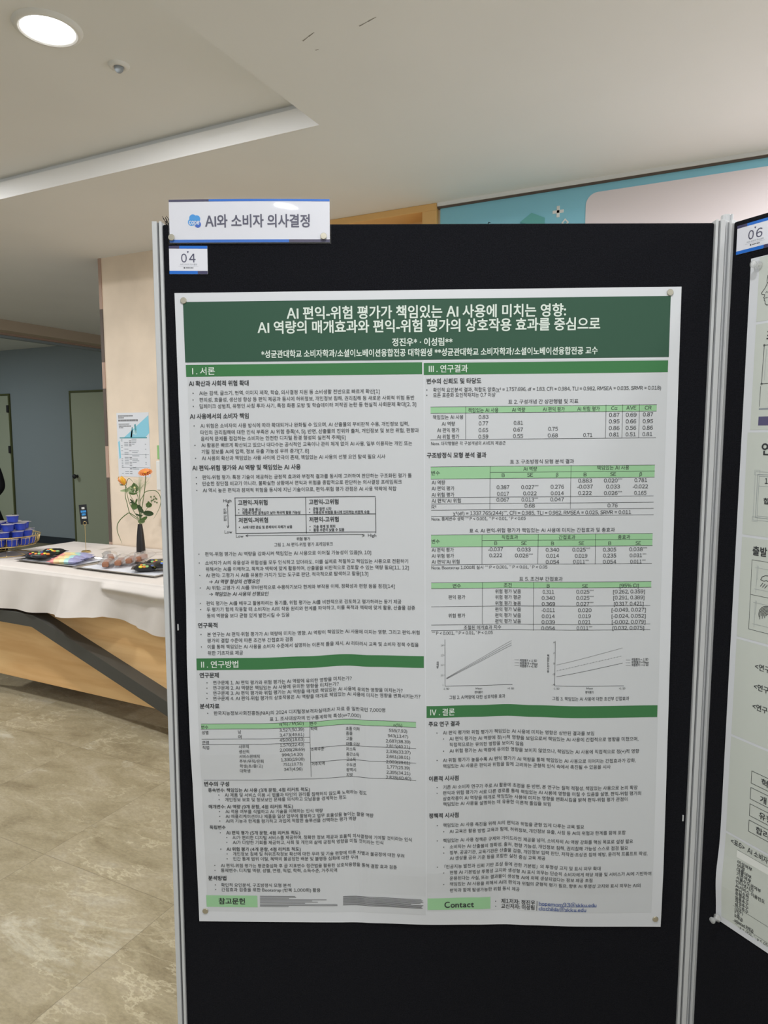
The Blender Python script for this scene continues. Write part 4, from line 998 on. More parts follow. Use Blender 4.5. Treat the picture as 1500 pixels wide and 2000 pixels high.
PRINT_LINE = [('matrix_diagram', 0.0964, 0.3675, 0.3549, 0.3675, 0.0012, 'ink'),
('matrix_diagram', 0.0964, 0.3996, 0.3548, 0.3996, 0.0012, 'ink'),
('matrix_diagram', 0.0967, 0.4331, 0.3548, 0.4331, 0.0012, 'ink'),
('matrix_diagram', 0.0971, 0.3675, 0.0971, 0.4331, 0.0012, 'ink'),
('matrix_diagram', 0.2269, 0.3685, 0.2269, 0.4342, 0.0012, 'ink'),
('matrix_diagram', 0.3549, 0.3694, 0.3549, 0.4351, 0.0012, 'ink'),
('matrix_diagram', 0.0831, 0.3799, 0.0831, 0.4219, 0.0009, 'ink'),
('matrix_diagram', 0.0832, 0.3787, 0.0812, 0.3827, 0.0009, 'ink'),
('matrix_diagram', 0.0832, 0.3787, 0.0849, 0.3828, 0.0009, 'ink'),
('matrix_diagram', 0.0825, 0.4228, 0.0807, 0.4187, 0.0009, 'ink'),
('matrix_diagram', 0.0825, 0.4228, 0.0845, 0.4187, 0.0009, 'ink'),
('matrix_diagram', 0.1149, 0.4377, 0.3337, 0.4377, 0.0009, 'ink'),
('matrix_diagram', 0.1149, 0.4377, 0.1191, 0.4358, 0.0009, 'ink'),
('matrix_diagram', 0.1149, 0.4377, 0.119, 0.4396, 0.0009, 'ink'),
('matrix_diagram', 0.3337, 0.4401, 0.3296, 0.4382, 0.0009, 'ink'),
('matrix_diagram', 0.3337, 0.4401, 0.3295, 0.4421, 0.0009, 'ink'),
('data_table_1', 0.0221, 0.7924, 0.4265, 0.7924, 0.0007, 'ink'),
('data_table_1', 0.0218, 0.8025, 0.4265, 0.8025, 0.0007, 'ink'),
('data_table_1', 0.0225, 0.8223, 0.226, 0.8223, 0.0007, 'ink'),
('data_table_1', 0.0228, 0.8327, 0.2258, 0.8327, 0.0007, 'ink'),
('data_table_1', 0.0226, 0.9054, 0.4259, 0.9054, 0.0007, 'ink'),
('data_table_1', 0.2267, 0.7916, 0.2267, 0.9011, 0.0007, 'ink'),
('data_table_1', 0.2262, 0.8437, 0.4263, 0.8437, 0.0007, 'ink'),
('data_table_1', 0.2264, 0.8718, 0.4261, 0.8718, 0.0007, 'ink'),
('reference_box', 0.1213, 1.1455, 0.1892, 1.1455, 0.0011, 'faint'),
('reference_box', 0.1213, 1.1479, 0.1913, 1.1479, 0.0011, 'faint'),
('reference_box', 0.1212, 1.1503, 0.1777, 1.1503, 0.0011, 'faint'),
('reference_box', 0.1211, 1.1527, 0.2505, 1.1527, 0.0011, 'faint'),
('reference_box', 0.1211, 1.1551, 0.2223, 1.1551, 0.0011, 'faint'),
('reference_box', 0.121, 1.1575, 0.2334, 1.1575, 0.0011, 'faint'),
('reference_box', 0.1209, 1.1599, 0.2084, 1.1599, 0.0011, 'faint'),
('reference_box', 0.1208, 1.1624, 0.2715, 1.1624, 0.0011, 'faint'),
('reference_box', 0.1208, 1.1648, 0.2717, 1.1648, 0.0011, 'faint'),
('reference_box', 0.1207, 1.1672, 0.1762, 1.1672, 0.0011, 'faint'),
('reference_box', 0.2835, 1.146, 0.4351, 1.146, 0.0011, 'faint'),
('reference_box', 0.2835, 1.148, 0.4382, 1.148, 0.0011, 'faint'),
('reference_box', 0.2835, 1.15, 0.4366, 1.15, 0.0011, 'faint'),
('reference_box', 0.2834, 1.152, 0.4388, 1.152, 0.0011, 'faint'),
('reference_box', 0.2834, 1.154, 0.4335, 1.154, 0.0011, 'faint'),
('reference_box', 0.2834, 1.156, 0.4149, 1.156, 0.0011, 'faint'),
('reference_box', 0.2833, 1.1579, 0.4388, 1.1579, 0.0011, 'faint'),
('reference_box', 0.2833, 1.1599, 0.4366, 1.1599, 0.0011, 'faint'),
('reference_box', 0.2833, 1.1619, 0.435, 1.1619, 0.0011, 'faint'),
('reference_box', 0.2832, 1.1639, 0.4372, 1.1639, 0.0011, 'faint'),
('data_table_2', 0.4562, 0.2062, 0.8623, 0.2062, 0.0007, 'ink'),
('data_table_2', 0.4562, 0.2175, 0.862, 0.2175, 0.0007, 'ink'),
('data_table_2', 0.456, 0.2651, 0.8622, 0.2651, 0.0007, 'ink'),
('data_table_2', 0.5196, 0.2059, 0.5196, 0.2651, 0.0007, 'ink'),
('data_table_2', 0.7716, 0.2054, 0.7716, 0.2647, 0.0007, 'ink'),
('data_table_2', 0.8013, 0.2054, 0.8013, 0.2646, 0.0007, 'ink'),
('data_table_2', 0.8315, 0.2051, 0.8315, 0.2646, 0.0007, 'ink'),
('data_table_3', 0.4562, 0.3142, 0.8621, 0.3142, 0.0007, 'ink'),
('data_table_3', 0.4568, 0.3363, 0.8621, 0.3363, 0.0007, 'ink'),
('data_table_3', 0.5646, 0.3252, 0.8621, 0.3252, 0.0007, 'ink'),
('data_table_3', 0.457, 0.3704, 0.8613, 0.3704, 0.0007, 'ink'),
('data_table_3', 0.4569, 0.382, 0.8616, 0.382, 0.0007, 'ink'),
('data_table_3', 0.4569, 0.3933, 0.8619, 0.3933, 0.0007, 'ink'),
('data_table_3', 0.4569, 0.4049, 0.8622, 0.4049, 0.0007, 'ink'),
('data_table_3', 0.5642, 0.3143, 0.5642, 0.3933, 0.0007, 'ink'),
('data_table_3', 0.7107, 0.3134, 0.7107, 0.3918, 0.0007, 'ink'),
('data_table_4', 0.4564, 0.4393, 0.8616, 0.4393, 0.0007, 'ink'),
('data_table_4', 0.4563, 0.4618, 0.8618, 0.4618, 0.0007, 'ink'),
('data_table_4', 0.5499, 0.4503, 0.8615, 0.4503, 0.0007, 'ink'),
('data_table_4', 0.4562, 0.4948, 0.8615, 0.4948, 0.0007, 'ink'),
('data_table_4', 0.5499, 0.4393, 0.5499, 0.4949, 0.0007, 'ink'),
('data_table_4', 0.6528, 0.4393, 0.6528, 0.4948, 0.0007, 'ink'),
('data_table_4', 0.7573, 0.4389, 0.7573, 0.4952, 0.0007, 'ink'),
('data_table_5', 0.4564, 0.5284, 0.8615, 0.5284, 0.0007, 'ink'),
('data_table_5', 0.4564, 0.5392, 0.8618, 0.5392, 0.0007, 'ink'),
('data_table_5', 0.4563, 0.5732, 0.8608, 0.5732, 0.0007, 'ink'),
('data_table_5', 0.4561, 0.6075, 0.8615, 0.6075, 0.0007, 'ink'),
('data_table_5', 0.456, 0.618, 0.8617, 0.618, 0.0007, 'ink'),
('data_table_5', 0.5511, 0.5291, 0.5511, 0.6075, 0.0007, 'ink'),
('data_table_5', 0.6456, 0.5289, 0.6456, 0.6193, 0.0007, 'ink'),
('line_chart_1', 0.4814, 0.6351, 0.4814, 0.7236, 0.0007, 'ink'),
('line_chart_1', 0.4812, 0.7236, 0.6082, 0.7236, 0.0007, 'ink'),
('line_chart_1', 0.4841, 0.708, 0.6059, 0.639, 0.0005, 'faint'),
('line_chart_1', 0.4841, 0.709, 0.6059, 0.6436, 0.0005, 'ink'),
('line_chart_1', 0.4841, 0.71, 0.6059, 0.6478, 0.0005, 'ink'),
('line_chart_1', 0.4801, 0.6457, 0.4813, 0.6457, 0.0005, 'ink'),
('line_chart_1', 0.48, 0.6647, 0.4813, 0.6647, 0.0005, 'ink'),
('line_chart_1', 0.48, 0.6832, 0.4812, 0.6832, 0.0005, 'ink'),
('line_chart_1', 0.4799, 0.7024, 0.4812, 0.7024, 0.0005, 'ink'),
('line_chart_1', 0.6118, 0.6757, 0.6197, 0.6757, 0.0005, 'faint'),
('line_chart_1', 0.6119, 0.6812, 0.6197, 0.6812, 0.0005, 'faint'),
('line_chart_1', 0.6119, 0.6865, 0.6198, 0.6865, 0.0005, 'faint'),
('line_chart_2', 0.6862, 0.6388, 0.6862, 0.7234, 0.0007, 'ink'),
('line_chart_2', 0.6872, 0.7234, 0.8149, 0.7234, 0.0007, 'ink'),
('line_chart_2', 0.6889, 0.6838, 0.8108, 0.6519, 0.0005, 'faint'),
('line_chart_2', 0.689, 0.6951, 0.6924, 0.6942, 0.0005, 'ink'),
('line_chart_2', 0.6945, 0.6936, 0.6979, 0.6927, 0.0005, 'ink'),
('line_chart_2', 0.7, 0.6922, 0.7034, 0.6913, 0.0005, 'ink'),
('line_chart_2', 0.7055, 0.6907, 0.7088, 0.6899, 0.0005, 'ink'),
('line_chart_2', 0.7109, 0.6893, 0.7143, 0.6885, 0.0005, 'ink'),
('line_chart_2', 0.7164, 0.6879, 0.7198, 0.6871, 0.0005, 'ink'),
('line_chart_2', 0.7219, 0.6866, 0.7253, 0.6857, 0.0005, 'ink'),
('line_chart_2', 0.7274, 0.6852, 0.7309, 0.6844, 0.0005, 'ink'),
('line_chart_2', 0.733, 0.6839, 0.7364, 0.6832, 0.0005, 'ink'),
('line_chart_2', 0.7385, 0.6827, 0.742, 0.6819, 0.0005, 'ink'),
('line_chart_2', 0.7441, 0.6814, 0.7475, 0.6806, 0.0005, 'ink'),
('line_chart_2', 0.7497, 0.6801, 0.7531, 0.6794, 0.0005, 'ink'),
('line_chart_2', 0.7552, 0.6789, 0.7587, 0.6781, 0.0005, 'ink'),
('line_chart_2', 0.7608, 0.6776, 0.7642, 0.6769, 0.0005, 'ink'),
('line_chart_2', 0.7664, 0.6764, 0.7698, 0.6756, 0.0005, 'ink'),
('line_chart_2', 0.7719, 0.6752, 0.7754, 0.6744, 0.0005, 'ink'),
('line_chart_2', 0.7775, 0.6739, 0.781, 0.6732, 0.0005, 'ink'),
('line_chart_2', 0.7831, 0.6727, 0.7866, 0.672, 0.0005, 'ink'),
('line_chart_2', 0.7887, 0.6715, 0.7921, 0.6707, 0.0005, 'ink'),
('line_chart_2', 0.7943, 0.6703, 0.7977, 0.6695, 0.0005, 'ink'),
('line_chart_2', 0.7999, 0.6691, 0.8033, 0.6683, 0.0005, 'ink'),
('line_chart_2', 0.8055, 0.6678, 0.8089, 0.6671, 0.0005, 'ink'),
('line_chart_2', 0.6892, 0.7061, 0.8114, 0.6804, 0.0006, 'ink'),
('line_chart_2', 0.685, 0.6411, 0.6862, 0.6411, 0.0005, 'ink'),
('line_chart_2', 0.6852, 0.661, 0.6864, 0.661, 0.0005, 'ink'),
('line_chart_2', 0.6854, 0.681, 0.6867, 0.681, 0.0005, 'ink'),
('line_chart_2', 0.6857, 0.7011, 0.6869, 0.7011, 0.0005, 'ink'),
('line_chart_2', 0.686, 0.7212, 0.6872, 0.7212, 0.0005, 'ink'),
('line_chart_2', 0.8173, 0.6747, 0.8259, 0.6747, 0.0005, 'ink'),
('line_chart_2', 0.8174, 0.6799, 0.8187, 0.6799, 0.0005, 'ink'),
('line_chart_2', 0.8197, 0.6799, 0.8209, 0.6799, 0.0005, 'ink'),
('line_chart_2', 0.8219, 0.68, 0.8232, 0.68, 0.0005, 'ink'),
('line_chart_2', 0.8241, 0.68, 0.8254, 0.68, 0.0005, 'ink'),
('line_chart_2', 0.8175, 0.685, 0.8262, 0.685, 0.0005, 'faint'),
('contact_box', 0.6628, 1.1573, 0.773, 1.1573, 0.0006, 'link'),
('contact_box', 0.6627, 1.1673, 0.7535, 1.1673, 0.0006, 'link')]
PRINT_DOT = [('paragraph_1', 0.0271, 0.177),
('paragraph_1', 0.0266, 0.1889),
('paragraph_1', 0.0268, 0.2006),
('paragraph_2', 0.0268, 0.2356),
('paragraph_2', 0.027, 0.2708),
('paragraph_2', 0.0274, 0.2944),
('paragraph_3', 0.0274, 0.3293),
('paragraph_3', 0.0273, 0.3408),
('paragraph_3', 0.0274, 0.3531),
('matrix_diagram', 0.1036, 0.3893),
('matrix_diagram', 0.1035, 0.3953),
('matrix_diagram', 0.234, 0.3894),
('matrix_diagram', 0.2338, 0.3957),
('matrix_diagram', 0.1037, 0.4218),
('matrix_diagram', 0.234, 0.422),
('matrix_diagram', 0.2338, 0.4284),
('paragraph_3', 0.0274, 0.4711),
('paragraph_3', 0.0274, 0.4876),
('paragraph_3', 0.0276, 0.5109),
('paragraph_3', 0.0277, 0.5344),
('paragraph_3', 0.0271, 0.5637),
('paragraph_3', 0.0274, 0.5751),
('paragraph_4', 0.0275, 0.6214),
('paragraph_4', 0.0279, 0.6445),
('paragraph_5', 0.0366, 0.7126),
('paragraph_5', 0.0362, 0.7227),
('paragraph_5', 0.0358, 0.7328),
('paragraph_5', 0.0355, 0.743),
('paragraph_6', 0.0359, 0.7716),
('paragraph_7', 0.0495, 0.9359),
('paragraph_7', 0.0498, 0.9452),
('paragraph_7', 0.0494, 0.9695),
('paragraph_7', 0.0495, 0.9795),
('paragraph_7', 0.0491, 0.9891),
('paragraph_7', 0.0489, 1.0136),
('paragraph_7', 0.0612, 1.0235),
('paragraph_7', 0.0608, 1.0335),
('paragraph_7', 0.0485, 1.0473),
('paragraph_7', 0.0606, 1.0572),
('paragraph_7', 0.0602, 1.0672),
('paragraph_7', 0.0355, 1.0816),
('paragraph_7', 0.0354, 1.0918),
('paragraph_8', 0.0346, 1.1227),
('paragraph_8', 0.0348, 1.1325),
('paragraph_9', 0.4496, 0.1758),
('paragraph_9', 0.4495, 0.1852),
('paragraph_11', 0.4658, 0.8129),
('paragraph_11', 0.4784, 0.8249),
('paragraph_11', 0.4783, 0.8484),
('paragraph_11', 0.466, 0.8662),
('paragraph_12', 0.4658, 0.9187),
('paragraph_12', 0.4658, 0.9301),
('paragraph_13', 0.466, 0.9939),
('paragraph_13', 0.4784, 1.0067),
('paragraph_13', 0.4659, 1.0244),
('paragraph_13', 0.4783, 1.0373),
('paragraph_13', 0.4783, 1.049),
('paragraph_13', 0.4661, 1.0769),
('paragraph_13', 0.4783, 1.0892),
('paragraph_13', 0.4784, 1.1135),
('contact_box', 0.5796, 1.152),
('contact_box', 0.5797, 1.1621)]

POSTER = FA @ Matrix.Translation((-.391242, 0, 1.809152)) @ Matrix.Rotation(R(-.6), 4, 'Y') @ Matrix.Translation((0, 0, -1.2))
t = thing('poster', 'large white research poster with dark green title band pinned on the middle board', 'poster', (0, 0, 0), POSTER)
mb = MB(); sheet(mb, .9, 1.2, sheet_offset, 'paper', 90, 72, rise=sheet_rise); mb.build('paper', t, smooth=True)
INKS = {'ink': 'ink', 'white': 'inkwhite', 'link': 'link', 'faint': 'faint', 'deep': 'deep', 'green': 'green', 'light': 'light', 'pale': 'pale'}
parts = {}
def part_mb(n):
    return parts.setdefault(n, MB())
def layer(h):
    return lambda u, v: (u, -sheet_offset(u, v) - h, 1.2 - v + sheet_rise(u, v))
L1, L2, L3, L4 = layer(.00025), layer(.0005), layer(.0007), layer(.0009)
for n, u0, v0, u1, v1, c in PRINT_RECT: patch(part_mb(n), u0, v0, u1, v1, INKS[c], L1 if c == 'pale' else L2)
for n, u0, v0, u1, v1, w, c in PRINT_LINE: strip(part_mb(n), [(u0, v0), (u1, v1)], w, INKS[c], L3)
for n, u, v in PRINT_DOT:
    r = .0010; part_mb(n).add([L4(u + r * math.cos(a * math.pi / 4), v - r * math.sin(a * math.pi / 4)) for a in range(8)], [tuple(range(8))], 'ink')
for n, s, u0, u1, v, em, st, c in PRINT_TEXT:
    if st == 'v':                                     # reads upwards; u1 holds the top, v the bottom
        vs, fs, w = letters(s, 'v'); k = (v - u1) / w
        part_mb(n).add([L4(u0 - (y - .375) * em, v - x * k) for x, y, n in vs], fs, INKS[c])
    else: write(part_mb(n), s, u0, u1, v, em, INKS[c], L4, st)
PART_LABEL = {'title_band': 'dark green band with the white title', 'section_heading_1': 'green bar reading Ⅰ. 서론', 'section_heading_2': 'green bar reading Ⅱ. 연구방법', 'section_heading_3': 'green bar reading Ⅲ. 연구결과', 'section_heading_4': 'green bar reading Ⅳ. 결론',
              'column_background': 'pale grey column backgrounds', 'body_text': 'dark printed paragraphs', 'matrix_diagram': 'four-field diagram with arrows', 'reference_box': 'light green reference box with tiny lines', 'contact_box': 'light green contact box with e-mail lines'}
for n, m in parts.items():
    base = n.rsplit('_', 1)[0] if n[-1].isdigit() else n
    m.build(base, t, label=PART_LABEL.get(n))
def tack(x, z, y, label, frame=FA, group='grey round pins'):
    k = thing('pin', label, 'pin', (x, y, z), frame, group)
    mb = MB(); mb.lathe([(.0006, .006), (.0008, -.001)], 'steel', n=8, axis='y'); mb.build('needle', k)
    mb = MB(); mb.lathe([(.0052, -.0004), (.0056, -.0010), (.0056, -.0020), (.0050, -.0026), (.0005, -.0027)], 'steel', n=28, axis='y'); mb.build('pin_head', k, smooth='auto')
tack(-.3749, 1.7959, -.0022, 'grey round pin in the top left corner of the green headed poster')
tack(.4885, 1.8083, -.0022, 'grey round pin in the top right corner of the green headed poster')
tack(-.3658, .6318, -.0026, 'grey round pin in the bottom left corner of the green headed poster')
tack(.5099, .6249, -.0040, 'grey round pin in the bottom right corner of the green headed poster')

# ------------------------------------------------------------------ title placard and number cards
def blob_logo(mb, cx, cz, s, place, key='sky', key2='cobalt'):
    for x, z, r, k in ((-.10, .20, .27, key), (.20, .14, .26, key), (-.22, -.10, .26, key), (.02, 0, .34, key), (.26, -.26, .24, key2), (.16, -.10, .22, key)):
        mb.add([place(cx + (x + r * math.cos(a * math.pi / 12)) * s, cz + (z + r * math.sin(a * math.pi / 12)) * s) for a in range(24)], [tuple(range(24))], k)
t = thing('placard', 'laminated white placard reading AI와 소비자 의사결정 on top of the middle board', 'sign', (-.3982, 0, 1.8927), FA)
W_, H_ = .2878, .0800
def bow(u, z): return .0032 + .0030 * math.sin(math.pi * u / W_) * (.3 + .7 * z / H_) - .0008 * max(0, (z - .040) / .040) ** 2
def pl(h): return lambda u, z: (u, -bow(u, z) - h, z)
mb = MB()
sl = pl(0)
mb.grid(lambda a, b: sl(.0018 + .2836 * a, .0030 + .0732 * b), 36, 12, 'card')
mb.grid(lambda a, b: (lambda p: (p[0], p[1] + .0006, p[2]))(sl(.0018 + .2836 * (1 - a), .0030 + .0732 * b)), 36, 12, 'card')
mb.build('card', t, smooth=True)
P2, P3 = pl(.0003), pl(.0005)
def zpatch(mb, u0, z0, u1, z1, key, place):
    mb.grid(lambda a, b: place(u0 + (u1 - u0) * a, z0 + (z1 - z0) * b), max(1, int((u1 - u0) / .008)), 2, key)
for x0, x1, z0, z1, k in ((.0018, .0730, .0724, .0762, 'navy'), (.0730, .2854, .0724, .0762, 'blue'), (.0018, .2135, .0030, .0080, 'blue'), (.2135, .2854, .0030, .0080, 'navy')):
    mb = MB(); zpatch(mb, x0, z0, x1, z1, k, P2); mb.build('colour_band', t, label=('navy' if k == 'navy' else 'bright blue') + ' printed band')
mb = MB(); blob_logo(mb, .0465, .0398, .0235, P2)
write(mb, 'cope', .0372, .0556, -.0386, .0135, 'card', lambda u, v: P3(u, -v), 'm')
mb.build('logo', t, label='blue blob logo with white letters')
mb = MB(); write(mb, 'AI와 소비자 의사결정', .0656, .2504, -.0393, .0240, 'title', lambda u, v: P2(u, -v), 't'); mb.build('lettering', t, label='dark slate lettering')
mb = MB(); fl = pl(.0011)
mb.grid(lambda a, b: fl(W_ * a, H_ * b), 48, 16, 'laminate'); mb.build('laminate', t, smooth=True, label='clear glossy laminate reaching past the card')
tack(-.3919, 1.9037, -.0062, 'grey round pin at the lower left corner of the laminated placard')
tack(-.1234, 1.9050, -.0062, 'grey round pin at the lower right corner of the laminated placard')

def number_card(frame, u, z, digits, label, tilt):
    t = thing('number_card', label, 'card', (u, -.0006, z - .0487), frame @ Matrix.Identity(4), 'numbered white cards')
    t.matrix_world = frame @ Matrix.Translation((u, -.0006, z - .0487)) @ Matrix.Rotation(R(tilt), 4, 'Y')
    mb = MB(); mb.bevel_box((0, -.0006, 0), (.0684, .0004, .0487), 'card', .0002, 1); mb.build('card', t)
    q = lambda u, z: (u, -.0008, z); q2 = lambda u, v: (u, -.0009, -v)
    for x0, x1, z0, z1, k in ((0, .0186, .0439, .0487, 'navy'), (.0186, .0684, .0439, .0487, 'blue'), (0, .0506, 0, .0056, 'blue'), (.0506, .0684, 0, .0056, 'navy')):
        mb = MB(); mb.grid(lambda a, b: q(x0 + (x1 - x0) * a, z0 + (z1 - z0) * b), 1, 1, k); mb.build('colour_band', t, label=('navy' if k == 'navy' else 'bright blue') + ' printed band')
    mb = MB(); write(mb, digits[0], .0216, .0316, -.0276, .0198, 'title', q2, 'd'); write(mb, digits[1], .0357, .0472, -.0276, .0198, 'title', q2, 'd')
    mb.add([q(.0318, .0393), q(.0337, .0358), q(.0356, .0393)], [(0, 1, 2)], 'navy'); mb.build('number', t, label='large dark digits ' + digits)
    mb = MB(); write(mb, 'AI와 소비자 의사결정', .0192, .0496, -.0168, .0033, 'plum', q2, 'n')
    strip(mb, [(.0165, .0136), (.0525, .0136)], .00025, 'plum', q)
    blob_logo(mb, .0268, .0108, .0026, q, 'ink', 'ink')
    for i in range(7): mb.grid(lambda a, b: q(.0294 + i * .0019 + (.0006 if i > 3 else 0) + .0014 * a, .0100 + .0017 * b), 1, 1, 'ink')
    mb.build('small_print', t)
number_card(FA, -.3993, 1.8910, '04', 'small white card reading 04 with blue bands below the placard', .3)
number_card(FB, .0104, 1.9190, '06', 'small white card reading 06 on the right hand board', 0)

# ------------------------------------------------------------------ the second poster
PB = FB @ Matrix.Translation((.0400, 0, .6500)); HB = 1.2075
t = thing('poster', 'pale sage research poster cut off by the right edge of the photo', 'poster', (0, 0, 0), PB)
def off_b(u, v):
    z = HB - v
    return .0022 + .0065 * math.exp(-((z - .085) / .05) ** 2) * math.exp(-u / .05) + .004 * math.sin(v * 5.2) ** 2 * min(1, u / .1)
mb = MB(); sheet(mb, .9, HB, off_b, 'paper', 60, 90); mb.build('paper', t, smooth=True)
def lb(h): return lambda u, z: (u - .04, -off_b(u - .04, 1.8575 - z) - h, z - .65)
B1, B2, B3 = lb(.0003), lb(.0005), lb(.0008)
mb = MB()
seps = [1.8565, 1.7472, 1.5642, 1.3815, 1.1971, 1.0150, .8294, .6600]
for a, b in zip(seps, seps[1:]):
    x = .0560 if a > 1.6 else .0515
    z1 = a - (.0022 if a < 1.85 else 0); nz = max(2, int((z1 - b) / .02))
    mb.grid(lambda s, q: B1(x + .84 * s, b + .0022 + (z1 - b - .0022) * q), 40, nz, 'sage')
mb.build('section_backgrounds', t, label='sage green panels')
mb = MB()
face = [(.094, 1.836), (.0840, 1.834), (.0770, 1.8300), (.0727, 1.8235), (.0716, 1.8150), (.0722, 1.8105), (.0690, 1.8035), (.0628, 1.7962), (.0640, 1.7940), (.0690, 1.7925), (.0686, 1.7895), (.0672, 1.7878), (.0692, 1.7862), (.0684, 1.7840), (.0702, 1.7815), (.0706, 1.7775), (.0740, 1.7745), (.080, 1.7760), (.086, 1.7730)]
strip(mb, face, .0009, 'ink', B3)
strip(mb, [(.0722, 1.8108), (.0748, 1.8122), (.079, 1.811)], .0007, 'ink', B3); strip(mb, [(.0735, 1.8075), (.0765, 1.8085)], .0007, 'ink', B3); strip(mb, [(.0700, 1.7950), (.0725, 1.7975), (.0740, 1.7950)], .0006, 'ink', B3); strip(mb, [(.0700, 1.7870), (.0745, 1.7872)], .0006, 'ink', B3)
mb.build('head_drawing', t, label='line drawing of a head in profile')
mb = MB()
q2 = lambda u, v: B3(u, -v)
def wb(s, u0, u1, z, em, st='m', key='ink'):
    m = MB(); write(m, s, u0, u1, -z, em, key, q2, st); m.build('text_line', t)
wb('초', .0768, .0905, 1.725, .020, 'b'); wb('연', .0796, .0985, 1.534, .0235, 'b'); wb('1.', .0889, .0962, 1.4798, .0125, 'b'); wb('합리', .0884, .1085, 1.4455, .0115, 'b'); wb('출발', .0730, .0995, 1.3578, .0175, 'b')
for z in (1.1555, 1.1195, 1.0835): wb('<연구', .0896, .1175, z, .0125, 'm')
for s, a, b, z in (('혁', .1146, .1270, .9552), ('개', .1143, .1260, .9238), ('유형', .1138, .1390, .8938), ('합리', .1094, .1340, .8640)): wb(s, a, b, z, .0140, 'm')
wb('<표6>', .0629, .0902, .8185, .0125); wb('AI 소비자', .0956, .1345, .8185, .0125)
for s, b, z in (('여성여부', .1069, .7860), ('연령', .0926, .7786), ('대졸여부', .1065, .7712), ('기혼여부', .1065, .7638), ('서울수도권여부', .1250, .7564), ('인터넷시간', .1120, .7487), ('AI서비스 이용빈도', .1330, .7408), ('본인소득', .1040, .7330), ('유행추구', .1040, .7255), ('실용추구', .1038, .7178), ('개성추구', .1038, .7103), ('혁신추구', .1038, .7026), ('(상수)', .0940, .6948), ('F 값', .0880, .6880), ('R제곱', .0940, .6808), ('adjusted R제곱', .1150, .6728)):
    wb(s, .0782, b, z, .0080, 'm')
wb('*** : p < .001, * : p < .05', .0790, .1420, .6645, .0072, 'r')
def part(name, fn, label=None):
    m = MB(); fn(m); m.build(name, t, label=label)
def nodes_frame(m):
    strip(m, [(.24, 1.7084), (.0735, 1.7084), (.0726, 1.6440), (.24, 1.6440)], .0008, 'ink', B3)
    for u, z in ((.0735, 1.7084), (.0726, 1.6440)): strip(m, [(u + .0016 * math.cos(a), z + .0016 * math.sin(a)) for a in [i * math.pi / 4 for i in range(8)]], .0006, 'ink', B3, True)
    strip(m, [(.078, 1.702), (.0772, 1.650)], .0004, 'plum', B3)
part('node_frame', nodes_frame, 'thin frame with small corner circles')
part('side_rule', lambda m: strip(m, [(.0714, 1.6400), (.0711, 1.6060)], .0007, 'ink', B3))
part('grey_rule', lambda m: strip(m, [(.0711, 1.6016), (.30, 1.6016)], .0030, 'plum', B2))
part('heading_bar', lambda m: m.grid(lambda a, b: B2(.0706 + .22 * a, 1.5738 + .0151 * b), 12, 1, 'indigo'), 'indigo bar')
def double_frame(m):
    for d, w in ((0, .0004), (.0045, .0007), (.0075, .0005)): strip(m, [(.30, 1.4949 - d), (.0706 + d, 1.4949 - d), (.0706 + d, 1.4112 + d), (.30, 1.4112 + d)], w, 'plum', B3)
    for z in (1.4935, 1.4128): strip(m, [(.0690, z + .004), (.0790, z + .004), (.0790, z - .004), (.0690, z - .004)], .0003, 'plum', B3, True)
    strip(m, [(.0781, 1.4705), (.30, 1.4705)], .0004, 'plum', B3)
part('double_frame', double_frame, 'frame of several thin grey lines')
def icon_frame(m):
    strip(m, [(.30, 1.3413), (.0728, 1.3413), (.0736, 1.2179), (.30, 1.2179)], .0006, 'ink', B3); strip(m, [(.0733, 1.2799), (.30, 1.2799)], .0006, 'ink', B3)
    for z0, z1 in ((1.3286, 1.2910), (1.2670, 1.2290)):
        strip(m, [(.0795, z0), (.20, z0)], .0004, 'plum', B3); strip(m, [(.0795, z1), (.20, z1)], .0004, 'plum', B3); strip(m, [(.0830, z0 + .004), (.0830, z1 - .006)], .0004, 'plum', B3); strip(m, [(.0852, z0 + .004), (.0848, z0 - .020), (.083, z0 - .020)], .0003, 'plum', B3)
part('icon_frame', icon_frame, 'two stacked fields around the icons')
for z0, z1 in ((.9662, .9438), (.9356, .9145), (.9052, .8833), (.8747, .8534)):
    part('outline_box', lambda m: strip(m, [(.0958, z0), (.27, z0), (.27, z1), (.0958, z1)], .0008, 'ink', B3, True))
part('table_head', lambda m: (m.grid(lambda a, b: B2(.0759 + .70 * a, .7935 + .0136 * b), 30, 1, 'sage_line'), strip(m, [(.0759, .8076), (.776, .8076)], .0004, 'ink', B3)), 'pale table head')
for z in (.6990, .6690): part('table_rule', lambda m: strip(m, [(.0750, z), (.776, z)], .0005, 'ink', B3))
def umbrella(m):
    strip(m, [(.0905, 1.3090), (.0930, 1.3145), (.0985, 1.3175), (.1050, 1.3180), (.111, 1.315), (.1150, 1.3090)], .0010, 'ink', B3); strip(m, [(.0905, 1.3090), (.0965, 1.3075), (.1010, 1.3095), (.1060, 1.3075), (.1105, 1.3095), (.1150, 1.3090)], .0010, 'ink', B3)
    for i in range(3): strip(m, [(.0905 + .004 * i, 1.2975 - .001 * i), (.0950 + .004 * i, 1.3040 - .001 * i)], .0009, 'ink', B3)
part('umbrella_icon', umbrella)
def fingerprint(m):
    for i in range(7):
        r = .0022 + i * .0022; a0, a1 = (20 + 17 * (i % 3), 205 - 12 * (i % 2)); strip(m, [(.1060 + r * math.cos(R(a)), 1.2490 + 1.05 * r * math.sin(R(a))) for a in range(a0, a1, 12)] + ([(.1060 - r, 1.2490 - .004 - .001 * i)] if i % 2 else []), .0010, 'ink', B3)
part('fingerprint_icon', fingerprint)
